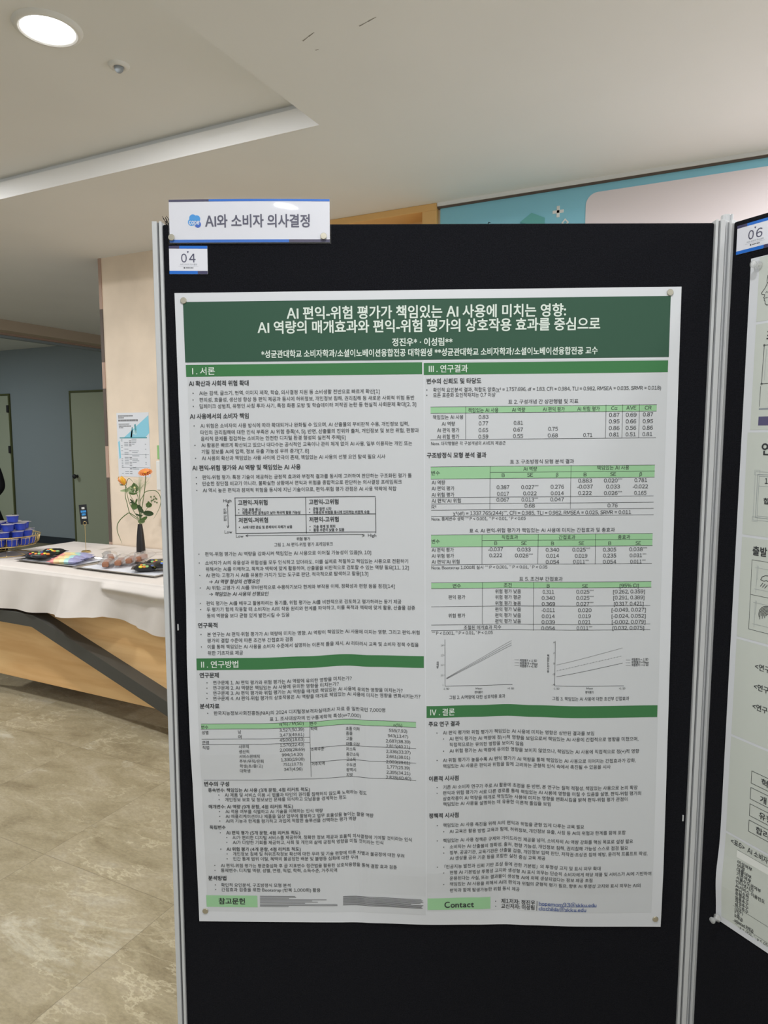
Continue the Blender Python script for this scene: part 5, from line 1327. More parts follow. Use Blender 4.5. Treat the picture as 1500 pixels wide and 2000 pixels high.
def push_pin(x, z, y, label):
    k = thing('push_pin', label, 'pin', (x, y, z), FB, 'clear push pins')
    mb = MB(); mb.lathe([(.0008, .006), (.0008, -.002)], 'steel', n=8, axis='y'); mb.build('needle', k)
    mb = MB(); mb.lathe([(.0070, -.0010), (.0074, -.0030), (.0040, -.0052), (.0036, -.0120), (.0058, -.0150), (.0058, -.0170), (.0010, -.0178)], 'clearpin', n=24, axis='y'); mb.build('grip', k, smooth=True)
push_pin(.0556, 1.8435, -.0026, 'clear push pin at the top left corner of the sage poster')
push_pin(.0480, .6585, -.0075, 'clear push pin at the bottom left corner of the sage poster')

# ------------------------------------------------------------------ desk with cloth
TZ = .80
t = thing('reception_desk', 'maple fronted desk with a bent graphite steel brace under a white cloth', 'desk', (-3.1, 3.1, 0))
o_ = (-3.1, -3.1 + 6.2 * 0, 0)
def W(m): return m.move((3.1, -3.1, 0))
mb = MB(); mb.bevel_box((-4.28, 2.68, .755), (-1.9, 3.535, .795), 'wood', .003); W(mb).build('desktop', t)
mb = MB(); mb.bevel_box((-4.22, 2.70, .105), (-1.95, 2.722, .756), 'wood', .002); W(mb).build('front_panel', t, label='light maple front panel')
mb = MB()
def bar(mb, pts, h, ya, yb, key):
    """flat bar bent in the front plane: pts run along its centre line"""
    P = [Vector(p) for p in pts]; up, dn = [], []
    for i, p in enumerate(P):
        d = (P[min(i + 1, len(P) - 1)] - P[max(i - 1, 0)]).normalized(); n = Vector((-d.y, d.x)); k = 1.0
        if 0 < i < len(P) - 1: k = 1 / max(.4, n.dot(Vector((-(P[i + 1] - P[i]).normalized().y, (P[i + 1] - P[i]).normalized().x))))
        up.append(p + n * h / 2 * k); dn.append(p - n * h / 2 * k)
    mb.prism([tuple(p) for p in up] + [tuple(p) for p in dn[::-1]], ya, yb, key, 'y')
bar(mb, [(-4.26, .508), (-3.565, .508), (-2.20, .042), (-2.02, .042)], .072, 2.615, 2.70, 'desk_frame')
W(mb).build('brace', t, label='dark graphite steel brace')
for x in (-4.2, -2.0):
    mb = MB(); mb.bevel_box((x - .03, 3.42, 0), (x + .03, 3.48, .756), 'desk_frame', .003); W(mb).build('leg', t)
mb = MB(); mb.bevel_box((-4.26, 2.62, 0), (-4.20, 2.69, .545), 'desk_frame', .003); W(mb).build('leg', t)
mb = MB(); mb.bevel_box((-2.05, 2.62, 0), (-1.98, 2.70, .756), 'desk_frame', .003); W(mb).build('leg', t)

HEM = [(-4.4, .56), (-3.88, .556), (-3.54, .562), (-3.39, .572), (-3.24, .580), (-3.12, .588), (-3.05, .592), (-2.99, .602), (-2.93, .594), (-2.78, .570), (-2.765, .556), (-2.55, .530), (-1.8, .53)]
def lerp_tab(tab, x):
    for (a, p), (b, q) in zip(tab, tab[1:]):
        if x <= b: return p + (q - p) * max(0, (x - a) / (b - a))
    return tab[-1][1]
def g(x, c, w): return math.exp(-((x - c) / w) ** 2)
def cloth_pt(a, b):
    x = -4.315 + 2.43 * a
    if b < .42:                                        # over the top
        s = b / .42; y = 3.54 - .875 * s
        return (x, y, TZ + .0005 + .0015 * math.sin(x * 9 + y * 5) * math.sin(y * 13) ** 2)
    s = (b - .42) / .58
    if s < .12:
        k = s / .12 * math.pi / 2
        return (x, 2.665 - .012 * math.sin(k), TZ - .012 * (1 - math.cos(k)))
    q = (s - .12) / .88
    zt = TZ - .012; zh = lerp_tab(HEM, x)
    flare = .010 + .030 * q + .058 * g(x, -3.20, .14) * q ** 1.3 + .012 * math.sin(x * 21 + 1.2 * q) * q + .007 * (g(x, -3.40, .022) + g(x, -3.30, .022)) * min(1, 3 * q)
    if x > -3.03:
        k = min(1, (x + 3.03) / .05); flare += k * (.030 * g(q, .16, .12) - .026 * q)
        flare += k * .010 * math.sin(x * 33) * q
    return (x, 2.653 - flare, zt + (zh - zt) * q)
mb = MB(); mb.grid(lambda a, b: cloth_pt(a, 1 - b), 220, 70, 'cloth')
mb.grid(lambda a, b: (-4.315 - .03 * (1 - b) - .008 * math.sin(a * 30) * (1 - b), 2.655 + .885 * (1 - a), .56 + (TZ - .56) * b), 40, 16, 'cloth')
o = mb.build('tablecloth', smooth=True); o['kind'] = 'thing'
del o['kind']
tag(o, 'white paper tablecloth draped over the maple fronted desk', 'tablecloth')

# ------------------------------------------------------------------ on the desk
CR = Vector((c_r.x, c_r.y, 0)).normalized()            # along the view's right hand, level with the desk
CF = Vector((c_f.x, c_f.y, 0)).normalized()
# black vase and its stems
VX, VY = -3.431, 3.326
t = thing('vase', 'slim black vase holding flowers near the wall on the cloth', 'vase', (VX, VY, TZ + .002))
mb = MB(); mb.lathe([(.026, 0), (.0285, .003), (.0285, .02), (.027, .06), (.0235, .11), (.0185, .16), (.0155, .185), (.0140, .198), (.0125, .198), (.0125, .12)], 'vase', n=40); mb.build('vase_body', t, smooth='auto')
PXM = .00334 / 11.54                                   # metres to one unit of the measured bouquet
def fp(cx, cy, d=0.0):
    """bouquet point, cx across and cy down from the vase mouth, d towards the back"""
    p = CR * ((cx - 865) * PXM) + CF * d
    return Vector((p.x, p.y, .205 + (1540 - cy) * PXM))
def stem_thing(name, label, cat, group=None):
    return thing(name, label, cat, (VX, VY, TZ + .002), group=group)
def spline(pts, n=8):
    P = [Vector(p) for p in pts]; out = []
    for i in range(len(P) - 1):
        a, b, c, d = P[max(i - 1, 0)], P[i], P[i + 1], P[min(i + 2, len(P) - 1)]
        for k in range(n):
            s = k / n; out.append(.5 * ((2 * b) + (c - a) * s + (2 * a - 5 * b + 4 * c - d) * s * s + (3 * b - 3 * c + d - a) * s ** 3))
    return out + [P[-1]]
def ribbon(mb, pts, w, key, face=None):
    P = spline(pts, 6); n = len(P); vs = []
    face = face or CF
    for i, p in enumerate(P):
        d = (P[min(i + 1, n - 1)] - P[max(i - 1, 0)]).normalized(); s = d.cross(face)
        s = s.normalized() if s.length > 1e-4 else CR
        k = math.sin(math.pi * min(1, max(0, .04 + .96 * i / (n - 1)))) ** .6; k = max(.12, k)
        vs += [p - s * w * k, p + face * w * .3 * k, p + s * w * k]
    fs = []
    for i in range(n - 1):
        fs += [(3 * i, 3 * i + 1, 3 * i + 4, 3 * i + 3), (3 * i + 1, 3 * i + 2, 3 * i + 5, 3 * i + 4)]
    mb.add(vs, fs, key)
ROOT = Vector((0, 0, .10))
# gerbera
t = stem_thing('gerbera', 'open orange gerbera, tallest flower in the black vase', 'flower', 'flowers in the black vase')
mb = MB(); mb.tube(spline([ROOT, fp(880, 1500), fp(925, 1180), fp(985, 860), fp(1020, 600), fp(1028, 455)]), .0026, 'stem'); mb.build('stem', t, smooth=True)
mb = MB(); c = fp(1028, 432); random.seed(1)
for ring, (n, r, z, tz) in enumerate(((17, .046, .0, .010), (15, .040, .003, .014), (12, .030, .006, .016))):
    for i in range(n):
        a = 2 * math.pi * (i + .5 * (ring % 2)) / n; d = Vector((math.cos(a), math.sin(a), 0)); s = Vector((-d.y, d.x, 0))
        pts = [(.006, 0, .003), (.35, .0045, tz * .45), (.75, .0062, tz * .9), (.95, .0045, tz), (1.02, .001, tz * .95)]
        vs = []
        for q, w, hz in pts:
            b = c + d * r * q + Vector((0, 0, z + hz)) - CF * (r * q * 0)
            vs += [b - s * w, b + Vector((0, 0, -.0015)), b + s * w]
        fs = []
        for k in range(4): fs += [(3 * k, 3 * k + 1, 3 * k + 4, 3 * k + 3), (3 * k + 1, 3 * k + 2, 3 * k + 5, 3 * k + 4)]
        mb.add(vs, fs, 'orange')
tilt = Matrix.Translation(c) @ Matrix.Rotation(R(28), 4, CR) @ Matrix.Translation(-c)
mb.xform(tilt); mb.build('petals', t, smooth=True, label='orange petals')
mb = MB(); mb.ball(c + Vector((0, 0, .008)), .012, 'amber', (1, 1, .5)); mb.xform(tilt); mb.build('flower_centre', t, smooth=True)
# amber bud
t = stem_thing('lily_bud', 'half opened amber yellow bloom on the left of the bouquet', 'flower', 'flowers in the black vase')
mb = MB(); mb.tube(spline([ROOT, fp(850, 1500), fp(740, 1280), fp(650, 1100), fp(598, 880), fp(590, 740), fp(545, 680)]), .0020, 'stem'); mb.build('stem', t, smooth=True)
mb = MB(); b0 = fp(548, 690); ax = (fp(470, 510) - b0)
for i in range(9):
    a = 2 * math.pi * i / 9; sd = (CR * math.cos(a) + CF * math.sin(a)) * (.016 if i % 2 else .024)
    ribbon(mb, [b0, b0 + ax * .35 + sd * .8, b0 + ax * .75 + sd, b0 + ax * (.95 + .1 * (i % 3)) + sd * .55], .0075, 'amber' if i % 3 else 'orange', (sd.normalized()))
mb.build('petals', t, smooth=True, label='amber petals')
mb = MB()
for e in ((400, 585), (425, 655), (440, 690)): ribbon(mb, [b0, b0 * .5 + fp(*e) * .5, fp(*e)], .0022, 'leaf')
mb.build('sepals', t, smooth=True)
# pale green bloom
t = stem_thing('hellebore', 'pale green cup shaped bloom in the middle of the bouquet', 'flower', 'flowers in the black vase')
mb = MB()
mb.tube(spline([ROOT, fp(860, 1500), fp(858, 1200), fp(840, 950), fp(770, 800)]), .0020, 'stem'); mb.tube(spline([fp(858, 1300), fp(780, 1100), fp(690, 960), fp(650, 860)]), .0016, 'stem'); mb.build('stem', t, smooth=True)
mb = MB()
for pts, w in (([(740, 790), (640, 800), (540, 810), (430, 820)], .010), ([(740, 800), (690, 760), (620, 790), (560, 850)], .012), ([(760, 860), (680, 850), (620, 870)], .009), ([(720, 770), (690, 730), (660, 745)], .009), ([(770, 770), (790, 740), (760, 725)], .010)):
    ribbon(mb, [fp(*p, d=.004 * i) for i, p in enumerate(pts)], w, 'palegreen')
mb.build('petals', t, smooth=True, label='pale green petals')
mb = MB(); mb.ball(fp(775, 745), .008, 'r_lemon'); mb.ball(fp(690, 760), .007, 'palegreen'); mb.build('flower_centre', t, smooth=True)
mb = MB(); ribbon(mb, [fp(740, 850), fp(735, 740), fp(765, 640)], .011, 'leaf'); ribbon(mb, [fp(800, 840), fp(830, 750), fp(770, 645)], .009, 'leaf'); ribbon(mb, [fp(640, 865), fp(740, 885), fp(840, 855)], .007, 'leaf'); mb.build('leaf', t, smooth=True)
# feathery grass
t = stem_thing('feather_grass', 'wispy grey green grass plume fanning out behind the gerbera', 'flower', 'greenery in the black vase')
mb = MB(); random.seed(8)
for i in range(70):
    e = fp(random.gauss(880, 95), random.uniform(480, 700), random.uniform(-.03, .03)); m = fp(880 + random.gauss(0, 12), random.uniform(740, 860))
    if i % 7 == 0: e = fp(random.uniform(1000, 1120), random.uniform(560, 640), .02)
    mb.tube([fp(878, 930), m, m * .45 + e * .55 + CR * random.uniform(-.004, .004), e], .0004, 'palegreen', 4)
o = mb.build('plume', t); o['kind'] = 'stuff'
mb = MB(); mb.tube(spline([ROOT, fp(872, 1500), fp(880, 1200), fp(878, 900)]), .0022, 'stem'); mb.build('stem', t, smooth=True)
# long arching blades
def blade(label, pts, w, key='leaf'):
    t = stem_thing('grass_blade', label, 'leaf', 'greenery in the black vase')
    mb = MB(); ribbon(mb, pts, w, key); mb.build('blade', t, smooth=True)
blade('long grass blade arching out to the right of the bouquet', [ROOT, fp(870, 1500), fp(880, 1080), fp(950, 940), fp(1010, 840), fp(1120, 812), fp(1240, 815), fp(1320, 900), fp(1352, 1040), fp(1320, 1180), fp(1250, 1320), fp(1170, 1450)], .0024)
blade('long grass blade drooping to the left below the bouquet', [ROOT, fp(850, 1520), fp(800, 1420), fp(640, 1318), fp(560, 1350), fp(440, 1450), fp(365, 1560), fp(345, 1680), fp(370, 1800), fp(415, 1920), fp(440, 2010)], .0028)
blade('narrow upright grass blade on the left of the bouquet', [ROOT, fp(850, 1530), fp(720, 1400), fp(640, 1310), fp(590, 1080), fp(560, 940), fp(572, 740), fp(640, 545), fp(720, 590), fp(780, 680)], .0023)
# leafy sprigs
t = stem_thing('leafy_sprig', 'sprig of broad dark green leaves low in the black vase', 'leaf', 'greenery in the black vase')
mb = MB(); mb.tube(spline([ROOT, fp(868, 1500), fp(880, 1300), fp(960, 1290)]), .0018, 'stem'); mb.tube(spline([fp(875, 1400), fp(860, 1200), fp(800, 1130)]), .0016, 'stem'); mb.build('stem', t, smooth=True)
for pts, w, k in (([(960, 1310), (1070, 1320), (1185, 1330)], .018, 'darkleaf'), ([(845, 1130), (890, 1220), (960, 1315)], .014, 'darkleaf'), ([(690, 1165), (765, 1160), (835, 1185)], .024, 'leaf'), ([(870, 1480), (950, 1455), (1040, 1390)], .012, 'leaf'), ([(830, 1500), (900, 1510), (985, 1500)], .012, 'stem'), ([(780, 1330), (860, 1365), (940, 1370)], .006, 'darkleaf'), ([(665, 1080), (730, 1080), (780, 1110)], .006, 'darkleaf'), ([(670, 1000), (720, 1050), (760, 1100)], .006, 'darkleaf'), ([(790, 1100), (810, 1040), (830, 990)], .006, 'leaf')):
    mb = MB(); ribbon(mb, [fp(*p, d=-.006) for p in pts], w, k); mb.build('leaf', t, smooth=True)
t = stem_thing('berry_sprig', 'thin sprig with tiny buds and one pointed leaf on the right of the bouquet', 'leaf', 'greenery in the black vase')
mb = MB(); mb.tube(spline([ROOT, fp(872, 1500), fp(940, 1350), fp(1020, 1230), fp(1110, 1110), fp(1180, 1000)]), .0012, 'stem')
tips = [(1130, 950), (1205, 940), (1255, 1000), (1260, 1080), (1140, 1040), (1190, 1010), (1230, 975), (1215, 1060)]
for p in tips: mb.tube([fp(1160, 1040), fp(*p)], .0009, 'stem', 5)
mb.build('stem', t, smooth=True)
mb = MB()
for p in tips: mb.ball(fp(*p), .0055, 'stem', seg=8)
mb.build('buds', t, smooth=True)
mb = MB(); ribbon(mb, [fp(1010, 1140), fp(1075, 1135), fp(1150, 1130)], .017, 'leaf'); ribbon(mb, [fp(1060, 1150), fp(1075, 1090), fp(1062, 1050)], .008, 'leaf'); mb.build('leaf', t, smooth=True)

# brass memo clip and its black card
SX, SY = -3.82, 3.223
t = thing('card_holder', 'brass ring clip on a thin rod with a round base, standing on the cloth', 'card holder', (SX, SY, TZ + .002))
mb = MB(); mb.lathe([(.029, 0), (.030, .003), (.029, .008), (.024, .011), (.003, .012)], 'gold', n=36); mb.build('base', t, smooth='auto')
mb = MB(); mb.tube([(0, 0, .008), (0, 0, .185)], .0016, 'gold'); mb.build('rod', t)
mb = MB(); mb.tube([CR * (.011 * math.cos(a)) + Vector((0, 0, .194 + .012 * math.sin(a))) for a in [2 * math.pi * i / 28 for i in range(28)]], .0014, 'gold', 8, True)
mb.tube([CR * (.011 * math.cos(a)) + CF * .004 + Vector((0, 0, .194 + .012 * math.sin(a))) for a in [2 * math.pi * i / 28 for i in range(28)]], .0014, 'gold', 8, True); mb.build('ring', t)
FC = Matrix(((CR.x, CF.x, 0, SX), (CR.y, CF.y, 0, SY), (0, 0, 1, TZ + .002), (0, 0, 0, 1))) @ Matrix.Translation((0, .002, .186)) @ Matrix.Rotation(R(-4), 4, 'Y')
t = thing('menu_card', 'small black card with white and blue lettering held by the brass clip', 'card', (0, 0, 0), FC)
mb = MB(); mb.bevel_box((-.027, -.0006, 0), (.025, .0006, .132), 'blackpack', .0003, 1); mb.build('card', t)
mb = MB(); random.seed(4)
for z, w, k, n in ((.108, .020, 'white', 3), (.086, .036, 'sky', 5), (.066, .026, 'sky', 4), (.045, .032, 'white', 6)):
    for i in range(n):
        c0 = -w / 2 + w * i / n; mb.box((c0, -.0009, z - .007), (c0 + w / n * .82, -.0006, z + .007), k)
mb.build('lettering', t, label='white and blue lettering blocks')

# wire stand piled with blue cups
BX, BY = -4.217, 2.930
t = thing('wire_stand', 'brass wire cake stand piled with blue cups at the left end of the desk', 'stand', (BX, BY, TZ + .002))
def ring(mb, r, z, w): mb.tube([(r * math.cos(2 * math.pi * i / 56), r * math.sin(2 * math.pi * i / 56), z) for i in range(56)], w, 'gold', 8, True)
mb = MB(); ring(mb, .150, .003, .0026); mb.build('base_ring', t, smooth=True)
mb = MB()
for i in range(8):
    a = 2 * math.pi * i / 8 + .2; d = Vector((math.cos(a), math.sin(a), 0))
    mb.tube([d * .15 + Vector((0, 0, .004)), d * .035 + Vector((0, 0, .034)), d * .15 + Vector((0, 0, .064))] if False else [d * .148 + Vector((0, 0, .004)), d * .03 + Vector((0, 0, .036)), d * .13 + Vector((0, 0, .064))], .0017, 'gold', 6)
mb.build('stem_wires', t, smooth=True)
mb = MB(); ring(mb, .178, .066, .0026); ring(mb, .207, .128, .0034)
for i in range(44):
    a = 2 * math.pi * i / 44; d = Vector((math.cos(a), math.sin(a), 0)); mb.tube([d * .178 + Vector((0, 0, .066)), d * .197 + Vector((0, 0, .085)), d * .207 + Vector((0, 0, .128))], .0015, 'gold', 6)
for i in range(9):
    y = -.16 + .04 * i; x = math.sqrt(max(0, .178 ** 2 - y * y)); mb.tube([(-x, y, .065), (x, y, .065)], .0014, 'gold', 6)
mb.build('basket', t, smooth=True)
cup0 = None
def place_cup(x, y, z, label, group='blue cups piled in the wire stand'):
    global cup0
    if cup0 is None:
        cup0 = thing('jelly_cup', label, 'cup', (x, y, z), group=group)
        mb = MB(); mb.lathe([(.028, 0), (.0305, .002), (.0355, .040), (.0385, .0415), (.0385, .0435)], 'bluecup', n=28); mb.build('cup_body', cup0, smooth='auto')
        mb = MB(); mb.lathe([(.0388, .0432), (.0390, .0448), (.030, .0452), (.002, .0458)], 'foil', n=28); mb.prism([(.034, -.010), (.050, -.004), (.050, .006), (.034, .011)], .0440, .0450, 'foil'); mb.build('foil_lid', cup0, smooth='auto', label='crinkled silver foil lid')
        cup = cup0
    else:
        cup = copy_thing(cup0); cup.location = (x, y, z); cup['label'] = label; cup['group'] = group
    cup.rotation_euler = (0, 0, random.uniform(-1.2, 1.0))
random.seed(11)
z0 = TZ + .0705
def cpos(r, a): return BX + r * math.cos(a), BY + r * math.sin(a)
top = Vector((BX, BY, 0)) + CR * .055
place_cup(top.x, top.y, z0 + 3 * .0472, 'single blue cup on the very top of the pile')
for tier, (r, n, ph, inner, txt) in enumerate(((.140, 11, .25, 3, 'blue cup in the lowest layer, seen through the brass basket wires'), (.132, 10, -.05, 3, 'blue cup in the second layer of the pile, just above the basket rim'), (.110, 8, .35, 2, 'blue cup in the third layer, below the top cup'))):
    for i in range(n):
        x, y = cpos(r, 2 * math.pi * i / n + ph); place_cup(x, y, z0 + tier * .0472, txt)
    for i in range(inner):
        x, y = cpos(.048, 2 * math.pi * i / inner + ph + .6); place_cup(x, y, z0 + tier * .0472, txt)

# trays of snacks
def tray(x0, x1, y0, y1, label):
    cx, cy = (x0 + x1) / 2, (y0 + y1) / 2; hx, hy = (x1 - x0) / 2, (y1 - y0) / 2
    t = thing('serving_tray', label, 'tray', (cx, cy, TZ + .003), group='tin trays on the cloth')
    mb = MB(); prof = [(0, .010), (.012, .011), (.020, .003), (.024, .0015)]
    def loop(ins, z): return [(-hx + ins, -hy + ins, z), (hx - ins, -hy + ins, z), (hx - ins, hy - ins, z), (-hx + ins, hy - ins, z)]
    vs = []
    for ins, z in prof: vs += loop(ins, z)
    for ins, z in reversed(prof): vs += loop(ins, z - .0012)
    n = len(vs) // 4; fs = []
    for i in range(n - 1):
        for k in range(4): fs.append((4 * i + k, 4 * i + (k + 1) % 4, 4 * i + 4 + (k + 1) % 4, 4 * i + 4 + k))
    m = len(prof); fs.append((4 * m - 4, 4 * m - 3, 4 * m - 2, 4 * m - 1)); fs.append((4 * m, 4 * m + 3, 4 * m + 2, 4 * m + 1))
    for k in range(4): fs.append((4 * (n - 1) + k, 4 * (n - 1) + (k + 1) % 4, (k + 1) % 4, k))
    mb.add(vs, fs, 'tray'); mb.build('tin', t)
    mb = MB(); mb.grid(lambda a, b: (-hx + .024 + (2 * hx - .048) * a, -hy + .024 + (2 * hy - .048) * b, .0022 + .003 * max(0, abs(a - .5) * 2 - .9) * 10 * (.5 + .5 * math.sin(b * 9))), 24, 16, 'liner'); mb.build('paper_liner', t, smooth=True, label='white paper liner')
tray(-3.935, -3.405, 2.785, 3.075, 'tin tray on the left, holding black and rainbow wrapped snacks')
tray(-3.395, -2.760, 2.765, 3.06, 'tin tray on the right, holding brown sticks and black candy packs')
def pillow(mb, L_, W_, H_, keyf, crimp=.014, seed=0, nx=22, ny=9):
    rnd = random.Random(seed); ph = [rnd.uniform(0, 6) for _ in range(4)]
    def h(a, b):
        x = abs(2 * a - 1); e = max(0, (1 - crimp * 2 / L_ - x) / .30); e = min(1, e) ** .6 if e > 0 else 0
        return H_ / 2 * e * max(0, 1 - (2 * b - 1) ** 2) ** .5 * (1 + .10 * math.sin(9 * a + ph[0]) * math.sin(7 * b + ph[1])) + .0004
    for side in (1, -1):
        for i in range(nx):
            for j in range(ny):
                q = [(i / nx, j / ny), ((i + 1) / nx, j / ny), ((i + 1) / nx, (j + 1) / ny), (i / nx, (j + 1) / ny)]
                if side < 0: q = q[::-1]
                mb.add([((a - .5) * L_, (b - .5) * W_ * (1 - .06 * math.sin(math.pi * a)), H_ / 2 + side * h(a, b) + (.0012 * math.sin(40 * b) if a in (0, 1) else 0)) for a, b in q], [(0, 1, 2, 3)], keyf((i + .5) / nx, (j + .5) / ny))
def weld(o):
    bm = bmesh.new(); bm.from_mesh(o.data); bmesh.ops.remove_doubles(bm, verts=bm.verts, dist=1e-5); bm.to_mesh(o.data); bm.free()
    o.data.polygons.foreach_set('use_smooth', [True] * len(o.data.polygons)); return o
YAW = math.atan2(CR.y, CR.x)
def rain(a, b):
    return ('r_pink', 'r_peach', 'r_lemon', 'r_mint', 'r_lilac')[0 if a < .24 else 1 if a < .40 else 2 if a < .54 else 3 if a < .68 else 4]
for i, (x, y, z, r, lab) in enumerate(((-3.665, 3.005, .008, .02, 'rainbow striped snack pack at the back, nearest the brass clip'), (-3.600, 2.960, .010, -.05, 'rainbow striped snack pack lying second from the back'), (-3.580, 2.895, .012, .04, 'rainbow striped snack pack in the middle of the row'), (-3.545, 2.838, .008, -.06, 'rainbow striped snack pack at the front edge of the tray'))):
    t = thing('snack_pack', lab, 'snack', (x, y, TZ + z), group='rainbow wrapped snacks', rz=YAW + r)
    mb = MB(); pillow(mb, .215 if i < 2 else .20, .078, .034, rain, seed=i); weld(mb.build('wrapper', t))
CANDY = ['c_yellow', 'c_red', 'c_green', 'c_orange', 'c_yellow', 'c_blue', 'c_green', 'c_orange']
def candy_pack(x, y, z, rz, lab, seed, lean=0):
    t = thing('candy_pack', lab, 'snack', (x, y, TZ + z), group='black candy packs', rz=rz)
    mb = MB(); pillow(mb, .150, .115, .040, lambda a, b: 'mintprint' if .16 < a < .20 else 'blackpack', seed=seed); weld(mb.build('wrapper', t))
    rnd = random.Random(seed)
    mb = MB()
    for k in range(7):
        a = -.020 + .072 * (k % 5) / 4 + rnd.uniform(-.006, .006); b = -.037 + (.020 if k > 4 else 0) + rnd.uniform(-.004, .004)
        hz = .018 + .017 * max(0, 1 - (b / .0525) ** 2) ** .5
        mb.ball((a, b, hz), (.0125), CANDY[(k * 3 + seed) % 8], (1, 1, .6), 10)
    mb.build('candy_print', t, smooth=True, label='bright candy pieces printed on the pack')
candy_pack(-3.868, 2.895, .009, YAW + .1, 'black candy pack at the left end of the left tray', 1)
candy_pack(-3.835, 2.985, .018, YAW - .12, 'black candy pack behind the one at the left end of the tray', 2)
candy_pack(-3.775, 2.865, .022, YAW + .02, 'black candy pack lying next to the rainbow packs', 3)
candy_pack(-2.945, 2.885, .009, YAW + .25, 'black candy pack in front on the right hand tray', 4)
candy_pack(-2.860, 2.945, .024, YAW + .45, 'black candy pack at the right end, partly behind the board edge', 5)
candy_pack(-2.985, 3.010, .012, YAW + .15, 'black candy pack at the back of the right hand tray', 6)
for i, (x, y, z, r) in enumerate(((-3.265, 2.900, .010, 2.30), (-3.215, 2.955, .014, 2.22), (-3.190, 3.020, .018, 2.15), (-3.170, 3.085, .020, 2.05), (-3.330, 2.985, .022, 2.45))):
    t = thing('biscuit_pack', ('brown stick snack in clear wrap at the front of its stack', 'brown stick snack in clear wrap, second of its stack from the front', 'brown stick snack in clear wrap, third of its stack from the front', 'brown stick snack in clear wrap at the back of its stack', 'clear wrapped stick snack beside the rainbow packs')[i], 'snack', (x, y, TZ + z), group='clear wrapped brown sticks', rz=r)
    mb = MB(); mb.bevel_box((-.098, -.018, .006), (.045, .018, .034), 'choc', .008, 3); mb.build('biscuit_stick', t, smooth=True)
    mb = MB(); pillow(mb, .245, .090, .046, lambda a, b: 'film', seed=20 + i); mb.move((.030, 0, 0)); weld(mb.build('film_wrapper', t))

# ------------------------------------------------------------------ on the stone wall
t = thing('programme_sheet', 'white programme sheet with a teal triangle taped on the beige wall', 'poster', (-3.846, WALL_Y - .0005, 1.291))
mb = MB(); mb.bevel_box((0, -.001, 0), (.300, 0, .439), 'paper', .0003, 1); mb.build('paper', t)
mb = MB(); q = lambda u, z: (u, -.0014, z)
k = .300 / 392.; fz = .439 / 775.
def qq(cx, cy): return ((cx - 425) * k * .985, .439 - (cy - 165) * fz)
mb.add([q(*qq(*p)) for p in ((512, 462), (818, 200), (824, 410), (775, 462))], [(0, 3, 2, 1)], 'teal')
mb.add([q(*qq(*p)) for p in ((592, 462), (612, 340), (626, 340), (612, 462))], [(0, 3, 2, 1)], 'mint2'); mb.add([(p[0], -.0016, p[1]) for p in [qq(*p) for p in ((642, 310), (662, 300), (672, 410), (655, 405))]], [(0, 3, 2, 1)], 'mint2')
mb.add([q(*qq(*p)) for p in ((455, 462), (795, 460), (795, 474), (455, 476))], [(0, 3, 2, 1)], 'mint2')
mb.add([q(*qq(*p)) for p in ((435, 520), (455, 500), (463, 715), (443, 725))], [(0, 3, 2, 1)], 'teal')
mb.build('teal_print', t, label='teal triangle with tall letters AI')
mb = MB()
write(mb, 'AI', qq(618, 0)[0], qq(665, 0)[0], -qq(0, 405)[1], .045, 'inkwhite', lambda u, v: (u, -.0018, -v), 'r'); mb.build('letters', t, label='pale letters AI over the teal')
mb = MB()
for y, a, b, w in ((203, 447, 632, .008), (226, 447, 520, .007), (258, 447, 692, .013), (302, 450, 585, .006), (326, 452, 605, .008), (345, 455, 510, .006)):
    n = max(3, int((b - a) / 14))
    for i in range(n):
        u0 = qq(a + (b - a) * i / n, 0)[0]; u1 = qq(a + (b - a) * (i + .8) / n, 0)[0]; z = qq(0, y)[1]; mb.add([q(u0, z - w / 2), q(u1, z - w / 2), q(u1, z + w / 2), q(u0, z + w / 2)], [(0, 1, 2, 3)], 'faint')
random.seed(9)
for y in list(range(485, 850, 20)) + [880, 905]:
    for a, b in ((470, 490), (510, 560), (570, 600), (605, 605 + random.randint(30, 90)), (765, 780)):
        if random.random() < .42: continue
        z = qq(0, y)[1]; u0, u1 = qq(a, 0)[0], qq(b, 0)[0]; mb.add([q(u0, z - .0022), q(u1, z - .0022), q(u1, z + .0022), q(u0, z + .0022)], [(0, 1, 2, 3)], 'faint' if a == 570 else 'plum')
mb.build('small_print', t)
for y in (668, 826):
    mb = MB(); strip(mb, [qq(470, y), qq(810, y)], .003, 'plum', q); mb.build('rule', t)
t = thing('light_switch', 'white wall switch plate partly hidden by the left board edge', 'switch', (-3.425, WALL_Y, 1.305))
mb = MB(); mb.bevel_box((-.062, -.010, -.098), (.062, 0, .098), 'white', .004); mb.build('plate', t)
mb = MB(); mb.bevel_box((-.030, -.014, -.062), (.030, -.008, .058), 'white', .003); mb.build('rocker', t)
t = thing('switch_label', 'small green and mauve framed label above the switch plate', 'label', (-3.42, WALL_Y, 1.462))
mb = MB(); mb.bevel_box((-.058, -.004, -.046), (-.010, 0, .046), 'c_green', .001); mb.bevel_box((-.010, -.004, -.046), (.060, 0, .046), 'r_lilac', .001); mb.build('frame', t)
mb = MB(); mb.box((-.028, -.006, -.034), (.045, -.003, .036), 'liner'); mb.build('label_face', t)

